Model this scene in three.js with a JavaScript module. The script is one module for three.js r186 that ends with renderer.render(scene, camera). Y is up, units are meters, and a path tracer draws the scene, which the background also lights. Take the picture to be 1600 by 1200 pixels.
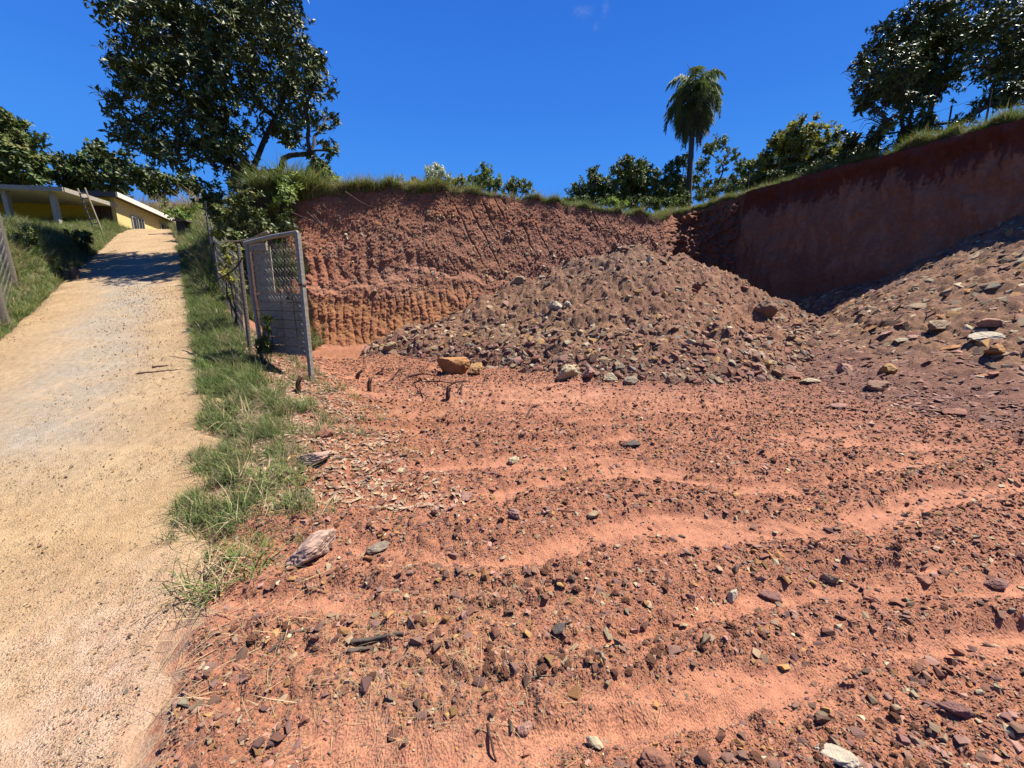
import * as THREE from 'three';
import { mergeGeometries } from 'three/addons/utils/BufferGeometryUtils.js';
import { ConvexGeometry } from 'three/addons/geometries/ConvexGeometry.js';
import { createNoise2D, createNoise3D } from 'simplex-noise';

// ---------------------------------------------------------------- camera, sky, sun, exposure
const scene = new THREE.Scene();
const camera = new THREE.PerspectiveCamera(88.12, 4 / 3, 0.05, 900);
camera.position.set(0, 1.55, 0);
camera.rotation.set(-11 * Math.PI / 180, 0, 0);

const EXPOSURE = 2.6, ALB = 0.58;
const renderer = new THREE.WebGLRenderer({ antialias: true });
renderer.toneMapping = THREE.LinearToneMapping;
renderer.toneMappingExposure = EXPOSURE;
renderer.shadowMap.enabled = true;

const SUN = new THREE.Vector3(0.45, 0.88, -0.10).normalize();
const sun = new THREE.DirectionalLight(new THREE.Color().setRGB(1, 0.94, 0.83), 5);
sun.name = 'sun';
sun.position.copy(SUN).multiplyScalar(60).add(new THREE.Vector3(0, 0, -12));
sun.target.position.set(0, 0, -12);
sun.castShadow = true;
sun.shadow.mapSize.set(4096, 4096);
Object.assign(sun.shadow.camera, { left: -40, right: 40, top: 40, bottom: -40, near: 1, far: 140 });
scene.add(sun, sun.target);

function mulberry(a) { return () => { a |= 0; a = a + 0x6D2B79F5 | 0; let t = Math.imul(a ^ a >>> 15, 1 | a); t = t + Math.imul(t ^ t >>> 7, 61 | t) ^ t; return ((t ^ t >>> 14) >>> 0) / 4294967296; }; }
const rnd = mulberry(20240611);
const n2 = createNoise2D(mulberry(7)), n3 = createNoise3D(mulberry(11));
const lerp = (a, b, t) => a + (b - a) * t;
const clamp = (x, a = 0, b = 1) => Math.min(b, Math.max(a, x));
const sstep = (a, b, x) => { const t = clamp((x - a) / (b - a)); return t * t * (3 - 2 * t); };
const R = (a, b) => a + (b - a) * rnd();
const pick = (a) => a[Math.floor(rnd() * a.length)];
function fbm(x, y, o = 4) { let s = 0, a = 0.5, f = 1; for (let i = 0; i < o; i++) { s += a * n2(x * f + i * 17.3, y * f - i * 9.1); f *= 2.03; a *= 0.5; } return s; }
function fbm3(x, y, z, o = 3) { let s = 0, a = 0.5, f = 1; for (let i = 0; i < o; i++) { s += a * n3(x * f + i * 7.7, y * f, z * f - i * 3.1); f *= 2.07; a *= 0.5; } return s; }
const ridged = (x, y) => 1 - Math.abs(n2(x, y)) * 2;

{ // clear, deep blue dry-season sky: paler towards the horizon, two thin wisps of cloud
  const W = 2048, H = 1024, data = new Float32Array(W * H * 4);
  const stops = [[-90, 0.16, 0.10, 0.07], [-4, 0.17, 0.14, 0.15], [0, 0.20, 0.40, 0.82], [6, 0.10, 0.33, 0.88], [15, 0.064, 0.295, 0.90], [25, 0.042, 0.215, 0.80], [36, 0.028, 0.16, 0.68], [60, 0.016, 0.10, 0.50], [90, 0.014, 0.085, 0.44]];
  for (let j = 0; j < H; j++) {
    const el = ((j + 0.5) / H - 0.5) * 180;
    let k = 0; while (k < stops.length - 2 && el > stops[k + 1][0]) k++;
    const t = sstep(stops[k][0], stops[k + 1][0], el) * 0.35 + clamp((el - stops[k][0]) / (stops[k + 1][0] - stops[k][0])) * 0.65;
    for (let i = 0; i < W; i++) {
      const o = (j * W + i) * 4;
      const az = ((i + 0.5) / W - 0.5) * 360 + 90;          // 0 = the way the camera looks, + to the right
      let w = 0;
      for (const [a0, e0, sa, se] of [[8.2, 32.0, 0.7, 0.3], [9.2, 31.8, 0.6, 0.35], [11.5, 31.9, 0.35, 0.55], [10.4, 30.6, 0.3, 0.25]]) {
        const q = ((az - a0) / sa) ** 2 + ((el - e0 - (az - a0) * 0.12) / se) ** 2;
        if (q < 9) w += Math.exp(-q) * (0.45 + 0.55 * fbm(az * 1.4, el * 2.5, 4) * 1.6);
      }
      w = clamp(w) * 0.13;
      for (let c = 0; c < 3; c++) data[o + c] = lerp(lerp(stops[k][c + 1], stops[k + 1][c + 1], t), 0.8, w) / EXPOSURE;
      data[o + 3] = 1;
    }
  }
  const sky = new THREE.DataTexture(data, W, H, THREE.RGBAFormat, THREE.FloatType);
  sky.mapping = THREE.EquirectangularReflectionMapping; sky.magFilter = THREE.LinearFilter; sky.minFilter = THREE.LinearFilter; sky.needsUpdate = true;
  scene.background = sky; scene.environment = sky;
}

// ---------------------------------------------------------------- naming helpers
const taken = {};
function numbered(name) { const k = taken[name] = (taken[name] ?? -1) + 1; return k ? `${name}_${String(k).padStart(3, '0')}` : name; }
function tag(o, label, category, group, kind) {
  if (label) o.userData.label = label;
  if (category) o.userData.category = category;
  if (group) o.userData.group = group;
  if (kind) o.userData.kind = kind;
  return o;
}
function shade(o) { o.castShadow = true; o.receiveShadow = true; return o; }
function top(name, geo, mat, label, category, group, kind) {
  const m = shade(new THREE.Mesh(geo, mat)); m.name = numbered(name); scene.add(m); return tag(m, label, category, group, kind);
}
function thing(name, label, category, pos = [0, 0, 0], group) {
  const g = new THREE.Group(); g.name = numbered(name); g.position.set(...pos); scene.add(g); return tag(g, label, category, group);
}
function part(name, geo, mat, parent) { const m = shade(new THREE.Mesh(geo, mat)); m.name = name; parent.add(m); return m; }

// ---------------------------------------------------------------- survey: a sighted pixel at a known forward distance gives a point of the place
const P0 = 11 * Math.PI / 180, CP = Math.cos(P0), SP = Math.sin(P0), FL = 620;
function at(u, v, d) {
  const a = (u - 800) / FL, b = (600 - v) / FL, t = d / (CP + b * SP);
  return [a * t, 1.55 + t * (b * CP - SP), -d];
}

// ---------------------------------------------------------------- procedural textures
function dataTex(size, fn, srgb = false) {
  const a = new Uint8Array(size * size * 4);
  for (let j = 0; j < size; j++) for (let i = 0; i < size; i++) {
    const c = fn(i / size, j / size), o = (j * size + i) * 4;
    for (let k = 0; k < 3; k++) a[o + k] = clamp(Array.isArray(c) ? c[k] : c) * 255;
    a[o + 3] = 255;
  }
  const t = new THREE.DataTexture(a, size, size, THREE.RGBAFormat, THREE.UnsignedByteType);
  t.wrapS = t.wrapT = THREE.RepeatWrapping; t.magFilter = THREE.LinearFilter; t.minFilter = THREE.LinearMipmapLinearFilter; t.generateMipmaps = true;
  if (srgb) t.colorSpace = THREE.SRGBColorSpace;
  t.needsUpdate = true; return t;
}
// tileable noise: 4D torus replaced by cross-fading two shifted copies
function tile(f, fx, fy) {
  return (u, v) => {
    const a = f(u * fx, v * fy), b = f((u - 1) * fx, v * fy), c = f(u * fx, (v - 1) * fy), d = f((u - 1) * fx, (v - 1) * fy);
    const wu = sstep(0.8, 1, u), wv = sstep(0.8, 1, v);
    return lerp(lerp(a, b, wu), lerp(c, d, wu), wv);
  };
}
const soilN = tile((x, y) => fbm(x, y, 5), 14, 14), soilF = tile((x, y) => n2(x, y), 95, 95), soilG = tile((x, y) => n2(x + 40, y - 9), 210, 210);
const soilTex = dataTex(768, (u, v) => {
  const g = soilN(u, v), f = soilF(u, v), h = soilG(u, v);
  let k = 0.74 + 0.16 * g + 0.10 * f + 0.07 * h;
  if (f > 0.62 && h > 0) k += 0.16;
  if (f < -0.6) k -= 0.18;
  return [k, k * (0.97 + 0.05 * g), k * (0.95 + 0.08 * h)];
});
const soilBump = dataTex(768, (u, v) => 0.5 + 0.28 * soilN(u, v) + 0.16 * soilF(u, v) + 0.1 * soilG(u, v));
const sandF = tile((x, y) => n2(x, y), 160, 160), sandN = tile((x, y) => fbm(x + 31, y, 4), 9, 9), sandG = tile((x, y) => n2(x, y + 77), 70, 70);
const sandTex = dataTex(768, (u, v) => {
  const f = sandF(u, v), g = sandN(u, v), m = sandG(u, v);
  let k = 0.77 + 0.16 * g + 0.16 * f + 0.11 * m;
  if (f + 0.6 * m < -0.8) k -= 0.26;
  return [k, k * (0.98 + 0.03 * m), k * (0.96 + 0.06 * g)];
});
const sandBump = dataTex(768, (u, v) => 0.5 + 0.2 * sandF(u, v) + 0.18 * sandG(u, v) + 0.2 * sandN(u, v));
const rockN = tile((x, y) => fbm(x, y * 2.5, 5), 6, 6), rockF = tile((x, y) => n2(x, y), 50, 50);
const rockTex = dataTex(256, (u, v) => { const g = rockN(u, v), f = rockF(u, v); const k = 0.76 + 0.32 * g + 0.1 * f; return [k, k * (1 - 0.06 * f), k * (1 - 0.1 * g)]; });
const rockBump = dataTex(256, (u, v) => 0.5 + 0.4 * rockN(u, v) + 0.15 * rockF(u, v));
const barkTex = dataTex(256, (u, v) => { const k = 0.7 + 0.3 * tile((x, y) => fbm(x, y, 3), 12, 4)(u, v); return [k, k, k]; });

const lin = (r, g, b) => r === 1 && g === 1 && b === 1 ? new THREE.Color().setRGB(1, 1, 1) : new THREE.Color().setRGB(r * ALB, g * ALB, b * ALB);
function std(r, g, b, rough = 0.95, extra = {}) { return new THREE.MeshStandardMaterial({ color: lin(r, g, b), roughness: rough, metalness: 0, side: THREE.DoubleSide, ...extra }); }
const M = {
  soil: std(1, 1, 1, 1, { vertexColors: true, map: soilTex, bumpMap: soilBump, bumpScale: 0.012 }),
  face: std(1, 1, 1, 1, { vertexColors: true, map: soilTex, bumpMap: soilBump, bumpScale: 0.03 }),
  sand: std(1, 1, 1, 1, { vertexColors: true, map: sandTex, bumpMap: sandBump, bumpScale: 0.014 }),
  bark: std(0.09, 0.075, 0.06, 0.95, { map: barkTex, bumpMap: barkTex, bumpScale: 0.02 }),
  palmBark: std(0.15, 0.135, 0.12, 0.95, { map: barkTex, bumpMap: barkTex, bumpScale: 0.02 }),
  deadwood: std(0.19, 0.14, 0.10, 0.95, { map: barkTex, bumpMap: barkTex, bumpScale: 0.006 }),
  stub: std(0.13, 0.06, 0.04, 0.95, { map: barkTex, bumpMap: barkTex, bumpScale: 0.006 }),
  steel: std(0.42, 0.385, 0.33, 0.6, { metalness: 0.2, map: rockTex }),
  rust: std(0.16, 0.08, 0.05, 0.8, { metalness: 0.2, map: rockTex }),
  wire: std(0.34, 0.33, 0.30, 0.5, { metalness: 0.6 }),
  tin: std(0.62, 0.51, 0.37, 0.8, { metalness: 0.15, map: rockTex }),
  post: std(0.22, 0.185, 0.145, 0.95, { map: rockTex, bumpMap: rockBump, bumpScale: 0.01 }),
  paintYellow: std(1.05, 0.86, 0.34, 0.85, { map: rockTex }),
  paintOchre: std(1.15, 0.74, 0.04, 0.85, { map: rockTex }),
  plaster: std(0.60, 0.53, 0.42, 0.9, { map: rockTex }),
  whitewash: std(1.2, 1.1, 0.95, 0.9, { map: rockTex }),
  roofTop: std(0.12, 0.11, 0.10, 0.9, { map: rockTex }),
  brownDoor: std(0.13, 0.07, 0.03, 0.8, { map: barkTex }),
  frame: std(0.45, 0.45, 0.44, 0.6), glass: std(0.05, 0.055, 0.06, 0.08),
  ladder: std(0.42, 0.33, 0.22, 0.8, { map: barkTex }),
  darkWood: std(0.035, 0.03, 0.026, 0.9, { map: barkTex }),
};
function leafMat(r, g, b, rough = 0.5, tr = 0.28) { return new THREE.MeshPhysicalMaterial({ color: lin(r, g, b), roughness: rough, transmission: tr, thickness: 0, specularIntensity: 0.55, side: THREE.DoubleSide }); }

// ---------------------------------------------------------------- the lie of the land
function table(rows) { return (d) => { if (d <= rows[0][0]) { const [a, b] = rows, s = (b[1] - a[1]) / (b[0] - a[0]); return a[1] + (d - a[0]) * s * 0.5; } for (let i = 1; i < rows.length; i++) if (d <= rows[i][0]) { const [a, b] = [rows[i - 1], rows[i]]; return lerp(a[1], b[1], (d - a[0]) / (b[0] - a[0])); } return rows.at(-1)[1]; }; }
function smoothTable(rows, w) { const f = table(rows); return (d) => { let s = 0; for (let k = -2; k <= 2; k++) s += f(d + k * w * 0.4); return s / 5; }; }
const driveH = smoothTable([[-2, -0.12], [0, -0.03], [1.9, 0.02], [3, 0.18], [4.6, 0.5], [8, 1.29], [11.3, 2.22], [15, 3.36], [20, 4.78], [24, 5.9], [29, 6.8], [40, 8], [80, 9], [400, 9]], 0.9);
const driveR = smoothTable([[-2, -0.5], [0, -0.95], [1.08, -1.44], [1.87, -1.9], [2.9, -2.55], [4.6, -3.66], [8, -6.4], [11.3, -9.04], [15, -12], [20, -16.4], [24, -19.7], [29, -23.6], [40, -31], [400, -300]], 0.7);
const driveL = smoothTable([[-2, -3.2], [0, -4], [1.9, -5.0], [4.6, -7.0], [6.84, -8.85], [11.3, -12.5], [15.5, -15.6], [21.5, -20.4], [24, -22], [29, -24.5], [40, -33], [400, -310]], 0.7);
const floorH = (x, d) => 0.052 * Math.max(d, 0) - 0.03 + 0.012 * Math.max(0, x - 3) + 0.05 * fbm(x * 0.3, d * 0.3, 2);

function landH(x, z) {                                       // the bare lie of the land without clods or stones
  const d = -z, hd = driveH(d), xr = driveR(d), xl = driveL(d);
  if (x < xl) {
    const q = xl - x, ease = sstep(5.5, 8, d);
    const bank = (1.2 * (1 - Math.exp(-q * 1.3)) + 0.03 * q) * ease * (1 - 0.7 * sstep(13, 18.5, d)) + 0.12 * fbm(x * 0.8, z * 0.8, 3) * sstep(0, 0.6, q);
    return hd + Math.min(bank, 4 + 0.02 * q);
  }
  const e = x - xr;
  if (e <= 0.35) return hd;
  const isl = sstep(10, 11.9, d) * sstep(-4.4, -6.4, x);
  const T = lerp(floorH(x, d), Math.max(4.62, hd + 0.9), isl);
  const W = lerp(3.0, 2.6, sstep(8, 11, d)) * lerp(0.6, 1, sstep(1.5, 4, d));
  let y = lerp(hd, T, sstep(0.35, W, e));
  y += 0.05 * Math.exp(-(((e - 0.75) / 0.5) ** 2)) * sstep(2, 3, d);
  return y;
}
const clodAt = (x, z) => {
  const w = n2(x * 0.35 + 3, z * 0.35) * 0.45;
  const b = fbm(x * 0.24 + 5, (z + 0.10 * x + w * 0.45) * 2.1, 3) * 1.7;
  const c = b + 0.4 * n2(x * 1.7, z * 1.7) + 0.25 * n2(x * 4.3, z * 4.9);
  return [clamp(sstep(-0.7, 0.15, c)), b];
};
function worley(x, y) {                                      // distance to nearest of jittered points
  const ix = Math.floor(x), iy = Math.floor(y); let m = 9;
  for (let j = -1; j <= 1; j++) for (let i = -1; i <= 1; i++) {
    const cx = ix + i, cy = iy + j; let h = Math.imul(cx, 374761393) + Math.imul(cy, 668265263) | 0; h = Math.imul(h ^ h >>> 13, 1274126177);
    const px = cx + ((h & 1023) / 1023), py = cy + (((h >>> 10) & 1023) / 1023), dd = (px - x) ** 2 + (py - y) ** 2; if (dd < m) m = dd;
  }
  return Math.sqrt(m);
}
function pitWeight(x, z) { const d = -z, e = x - driveR(d); return sstep(lerp(0.1, 0.4, sstep(2, 4, d)), lerp(0.55, 1.7, sstep(2, 4.5, d)), e) * (x < 13 ? 1 : 0) * (d < 22 ? 1 : 0); }
function microH(x, z, pw, c, b) {
  if (pw <= 0) return 0;
  const lump = Math.max(0, 0.62 - worley(x * 7.5, z * 7.5)), lump2 = Math.max(0, 0.6 - worley(x * 17 + 9, z * 17)), lump3 = Math.max(0, 0.6 - worley(x * 38, z * 38 + 5));
  return pw * (0.05 * clamp(b, -1, 1) + c * (0.075 * lump * (0.5 + 0.5 * n2(x * 2.1, z * 2.1 + 8)) + 0.034 * lump2 + 0.013 * lump3) + (1 - c) * (0.006 * n2(x * 9, z * 9) + 0.004 * lump3) + 0.012 * n2(x * 3, z * 3.4));
}
function groundH(x, z) {
  const pw = pitWeight(x, z), [c, b] = clodAt(x, z);
  return landH(x, z) + microH(x, z, pw, c, b);
}

// heap and scree, as heights above which the ground sheet is hidden
const heapRidge = [at(600, 540, 9.3), at(700, 492, 9.9), at(800, 447, 10.3), at(900, 408, 10.5), at(975, 383, 10.5), at(1000, 383, 10.5), at(1060, 399, 10.6), at(1120, 424, 10.7), at(1180, 455, 10.8), at(1240, 478, 10.9)];
function heapH(x, z) {
  let best = -9;
  for (let i = 1; i < heapRidge.length; i++) {
    const a = heapRidge[i - 1], b = heapRidge[i], dx = b[0] - a[0], dz = b[2] - a[2];
    const t = clamp(((x - a[0]) * dx + (z - a[2]) * dz) / (dx * dx + dz * dz));
    const q = Math.hypot(x - a[0] - dx * t, z - a[2] - dz * t), y = lerp(a[1], b[1], t);
    const front = z > a[2] + dz * t;
    const h = y - 0.05 - (front ? 0.8 : 0.62) * (Math.sqrt(q * q + 0.06) - 0.24) * (q > 2.2 ? 1 - 0.05 * (q - 2.2) : 1);
    best = Math.max(best, h);
  }
  const f = floorH(x, -z), above = best - f;
  best += above < 0.9 ? -0.0 + 0.22 * Math.exp(-((above - 0.2) ** 2) / 0.12) : 0;
  const rill = (0.10 * n2(x * 0.9, z * 0.5) + 0.17 * fbm(x * 1.2, z * 1.2, 4) + 0.06 * fbm(x * 4.2, z * 4.2, 3)) * sstep(-0.2, 0.6, above);
  return best + rill;
}
const screeCrest = table([[-4, 1.6], [0, 2.4], [4, 3.2], [6, 3.55], [8, 3.6], [9.2, 3.5], [10.7, 2.95], [12.3, 2.32], [14.6, 1.8], [16.5, 1.5]]);
const wallX = table([[-4, 12.3], [0, 11.8], [5, 11.4], [9, 11.15], [12, 11.1], [14.4, 10.4], [17, 9.1]]);
function screeH(x, z) {
  const d = -z, w = wallX(d) - x, yc = screeCrest(d);
  const s = 0.6;
  let h = yc - s * w;
  const f = floorH(x, d), above = h - f;
  if (above < 0.8) h = f + (above + 1.2) ** 2 / 4 * 0.8 * (above > -1.2 ? 1 : 0) - 0.06 - 0.4 * sstep(-0.7, -1.3, above);
  return h + 0.10 * fbm(x * 0.9, z * 0.9, 3) + 0.04 * fbm(x * 3.5, z * 3.5, 3);
}
function surfH(x, z) { let h = groundH(x, z); if (z < -5.5) { if (x > -4 && x < 9) h = Math.max(h, heapH(x, z)); } if (x > 3 && z < 1) h = Math.max(h, screeH(x, z)); return h; }

// ---------------------------------------------------------------- mesh helpers
function gridGeo(cols, rows, fn, uvScale = 1) {              // fn(i, j) -> [x, y, z, r, g, b, u, v]
  const n = cols * rows, pos = new Float32Array(n * 3), col = new Float32Array(n * 3), uv = new Float32Array(n * 2), idx = new Uint32Array((cols - 1) * (rows - 1) * 6);
  for (let j = 0; j < rows; j++) for (let i = 0; i < cols; i++) {
    const p = fn(i, j), k = j * cols + i;
    pos.set([p[0], p[1], p[2]], k * 3); col.set([p[3] * ALB, p[4] * ALB, p[5] * ALB], k * 3); uv.set([p[6] * uvScale, p[7] * uvScale], k * 2);
  }
  let o = 0;
  for (let j = 0; j < rows - 1; j++) for (let i = 0; i < cols - 1; i++) { const a = j * cols + i, b = a + 1, c = a + cols, d = c + 1; idx.set([a, b, d, a, d, c], o); o += 6; }
  const g = new THREE.BufferGeometry();
  g.setAttribute('position', new THREE.BufferAttribute(pos, 3)); g.setAttribute('color', new THREE.BufferAttribute(col, 3)); g.setAttribute('uv', new THREE.BufferAttribute(uv, 2));
  g.setIndex(new THREE.BufferAttribute(idx, 1)); g.computeVertexNormals(); return g;
}
function boxUV(g, s = 1) {
  if (!g.attributes.normal) g.computeVertexNormals();
  const p = g.attributes.position, n = g.attributes.normal, uv = new Float32Array(p.count * 2);
  for (let i = 0; i < p.count; i++) {
    const ax = Math.abs(n.getX(i)), ay = Math.abs(n.getY(i)), az = Math.abs(n.getZ(i));
    const [a, b] = ay > ax && ay > az ? [p.getX(i), p.getZ(i)] : ax > az ? [p.getZ(i), p.getY(i)] : [p.getX(i), p.getY(i)];
    uv[i * 2] = a * s; uv[i * 2 + 1] = b * s;
  }
  g.setAttribute('uv', new THREE.BufferAttribute(uv, 2)); return g;
}
function tube(pts, radii, seg = 6, cap = true) {             // tapered tube along points
  const P = pts.map((p) => new THREE.Vector3(...p)), n = P.length, pos = [], idx = [], uv = [];
  let len = 0, nrm = new THREE.Vector3();
  for (let i = 0; i < n; i++) {
    const t = P[Math.min(i + 1, n - 1)].clone().sub(P[Math.max(i - 1, 0)]).normalize();
    if (i === 0) nrm.set(Math.abs(t.y) > 0.9 ? 1 : 0, Math.abs(t.y) > 0.9 ? 0 : 1, 0);
    nrm.addScaledVector(t, -nrm.dot(t)).normalize();
    const bi = t.clone().cross(nrm); if (i) len += P[i].distanceTo(P[i - 1]);
    const r = Array.isArray(radii) ? radii[i] : radii;
    for (let k = 0; k <= seg; k++) { const a = k / seg * Math.PI * 2, c = Math.cos(a) * r, s = Math.sin(a) * r; pos.push(P[i].x + nrm.x * c + bi.x * s, P[i].y + nrm.y * c + bi.y * s, P[i].z + nrm.z * c + bi.z * s); uv.push(k / seg * r * 6.28 * 2, len * 2); }
  }
  for (let i = 0; i < n - 1; i++) for (let k = 0; k < seg; k++) { const a = i * (seg + 1) + k, b = a + 1, c = a + seg + 1, d = c + 1; idx.push(a, c, b, b, c, d); }
  if (cap) for (const i of [0, n - 1]) { const c = pos.length / 3; pos.push(P[i].x, P[i].y, P[i].z); uv.push(0, 0); for (let k = 0; k < seg; k++) { const a = i * (seg + 1) + k; i ? idx.push(a, c, a + 1) : idx.push(a, a + 1, c); } }
  const g = new THREE.BufferGeometry(); g.setAttribute('position', new THREE.Float32BufferAttribute(pos, 3)); g.setAttribute('uv', new THREE.Float32BufferAttribute(uv, 2)); g.setIndex(idx); g.computeVertexNormals(); return g;
}
function boxAt(sx, sy, sz, x, y, z) { const g = new THREE.BoxGeometry(sx, sy, sz); g.translate(x, y, z); return boxUV(g, 1); }
const merge = (a) => mergeGeometries(a, false);
function spline(pts, n) { const c = new THREE.CatmullRomCurve3(pts.map((p) => new THREE.Vector3(...p)), false, 'centripetal'); return c.getPoints(n).map((p) => [p.x, p.y, p.z]); }
function polyAt(pts) {                                       // point at 0..1 along a polyline, by length
  const L = [0]; for (let i = 1; i < pts.length; i++) L.push(L[i - 1] + Math.hypot(pts[i][0] - pts[i - 1][0], pts[i][1] - pts[i - 1][1], pts[i][2] - pts[i - 1][2]));
  const f = (s) => { const q = clamp(s) * L.at(-1); let i = 1; while (i < L.length - 1 && q > L[i]) i++; const t = (q - L[i - 1]) / (L[i] - L[i - 1]); return [0, 1, 2].map((k) => lerp(pts[i - 1][k], pts[i][k], t)); };
  f.length_ = L.at(-1); return f;
}
function rockGeo(seed, detail, sx, sy, sz, rough = 0.05, cuts = 9, flat = true) {   // block cut by random planes, then roughened
  const r = mulberry(seed), g = new THREE.IcosahedronGeometry(1, detail), p = g.attributes.position, pl = [];
  for (let i = 0; i < cuts; i++) { const v = new THREE.Vector3(r() * 2 - 1, r() * 2 - 1, r() * 2 - 1).normalize(); pl.push([v, 0.46 + 0.32 * r()]); }
  const v = new THREE.Vector3();
  for (let i = 0; i < p.count; i++) {
    v.fromBufferAttribute(p, i).normalize(); let k = 1;
    for (const [n, c] of pl) { const dd = v.dot(n); if (dd > 0.05) k = Math.min(k, c / dd); }
    k *= 1 + rough * fbm3(v.x * 2.3 + seed, v.y * 2.3, v.z * 2.3, 3) * 2;
    p.setXYZ(i, v.x * k * sx, v.y * k * sy, v.z * k * sz);
  }
  g.deleteAttribute('uv'); g.deleteAttribute('normal');
  g.computeVertexNormals();
  return boxUV(g, 2.2);
}

function shardGeo(seed, sx, sy, sz, n = 11) {                 // sharp-edged broken stone
  const r = mulberry(seed), pts = [];
  for (let i = 0; i < n; i++) { const v = new THREE.Vector3(r() * 2 - 1, r() * 2 - 1, r() * 2 - 1).normalize().multiplyScalar(0.8 + 0.3 * r()); pts.push(v.multiply(new THREE.Vector3(sx, sy, sz))); }
  const g = new ConvexGeometry(pts); return boxUV(g, 2.2);
}

// ---------------------------------------------------------------- ground sheet (pit floor, verges, banks, on to the horizon)
const mix3 = (a, b, t) => [lerp(a[0], b[0], t), lerp(a[1], b[1], t), lerp(a[2], b[2], t)];
const C = { silt: [0.46, 0.20, 0.116], siltP: [0.53, 0.275, 0.175], clod: [0.385, 0.152, 0.08], clodD: [0.285, 0.11, 0.06], purple: [0.25, 0.11, 0.08], ochre: [0.30, 0.13, 0.045], dirt: [0.27, 0.18, 0.12], bank: [0.13, 0.11, 0.05], grassy: [0.09, 0.11, 0.03], straw: [0.40, 0.25, 0.13] };
function groundColor(x, z) {
  const d = -z, e = x - driveR(d), [c] = clodAt(x, z);
  const nz = fbm(x * 1.3 + 9, z * 1.3, 3), nf = n2(x * 11, z * 11), ng = n2(x * 31, z * 31);
  const wet = clamp(0.5 + nz * 1.2);
  let col = mix3(C.silt, mix3(C.clod, C.clodD, clamp(0.5 + 0.6 * nf + 0.3 * ng)), clamp(c * 0.85 + 0.14 * nf * c + 0.05 * ng));
  // pale silt washed across below the heap
  const swath = Math.exp(-(((d - 5.6 - 0.05 * x) / 0.75) ** 2)) * sstep(-2, -0.4, x) * sstep(5, 2.5, x);
  col = mix3(col, mix3(C.siltP, C.silt, clamp(0.4 + nf * 0.4)), clamp(swath * (1.1 - 0.6 * c)));
  // purple-brown crumbs around the foot of the heap and on the right
  const pur = clamp(sstep(5.6, 6.6, d + 0.12 * x + 0.5 * nz) * sstep(0.2, 1.5, x) + sstep(3.3, 4.8, d + nz) * sstep(2.6, 4.6, x + nz));
  col = mix3(col, mix3(C.purple, C.clod, wet * 0.6), pur * 0.8);
  const och = Math.exp(-(((x + 1.5) / 0.9) ** 2 + ((d - 4.6) / 1.0) ** 2)) + 0.8 * Math.exp(-(((x + 3.5) / 1.6) ** 2 + ((d - 9.3) / 1.0) ** 2));
  col = mix3(col, C.ochre, clamp(och) * 0.7 * clamp(0.6 + nz));
  const st = Math.exp(-(((x + 0.45) / 0.7) ** 2 + ((d - 1.5) / 0.5) ** 2));
  col = mix3(col, C.straw, st * 0.4 * clamp(0.4 + nf * 0.7 + nz));
  const v = sstep(1.2, 0.8, e * lerp(4.5, 1, sstep(1.8, 3.4, d)) + 0.9 * nz + 0.3 * nf);
  if (v > 0) col = mix3(col, mix3(C.dirt, d < 2.4 ? [0.52, 0.34, 0.22] : [0.24, 0.125, 0.075], clamp(0.5 + nf * 0.5)), v * 0.9);
  const gl = sstep(9.6, 11, d) * sstep(-5, -6.4, x);
  if (gl > 0) col = mix3(col, C.bank, gl);
  if (x < driveL(d) + 0.1) col = mix3(C.bank, C.grassy, clamp(0.5 + nz * 1.3));
  if (d > 24 || d < -3 || Math.abs(x) > 26) col = C.grassy;
  return col;
}
{
  const ang = []; const dense = 760, A0 = 62 * Math.PI / 180;
  for (let i = 0; i <= 14; i++) ang.push(-Math.PI + (Math.PI - A0) * i / 15);
  for (let i = 0; i <= dense; i++) ang.push(-A0 + 2 * A0 * i / dense);
  for (let i = 1; i <= 15; i++) ang.push(A0 + (Math.PI - A0) * i / 15);
  const rad = []; for (let r = 0.42; r < 19; r *= 1.0056) rad.push(r);
  for (let r = 19.5; r < 560; r *= 1.12) rad.push(r);
  const g = gridGeo(ang.length, rad.length, (i, j) => {
    const x = Math.sin(ang[i]) * rad[j], z = -Math.cos(ang[i]) * rad[j], d = -z;
    const e = x - driveR(d);
    let y = groundH(x, z);
    if (e < 0.35 && x > driveL(d)) y -= 0.045 * sstep(0.35, 0.1, e) * sstep(0, 0.25, x - driveL(d));
    const c = groundColor(x, z), k = 1 / 0.76;
    return [x, y, z, c[0] * k, c[1] * k, c[2] * k, x * 0.8 + 0.05 * n2(x, z), z * 0.8];
  });
  top('ground', g, M.soil, 'bare red earth floor with clods and dried silt', 'ground', null, 'structure');
  console.log('ground', g.index.count / 3);
}
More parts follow.
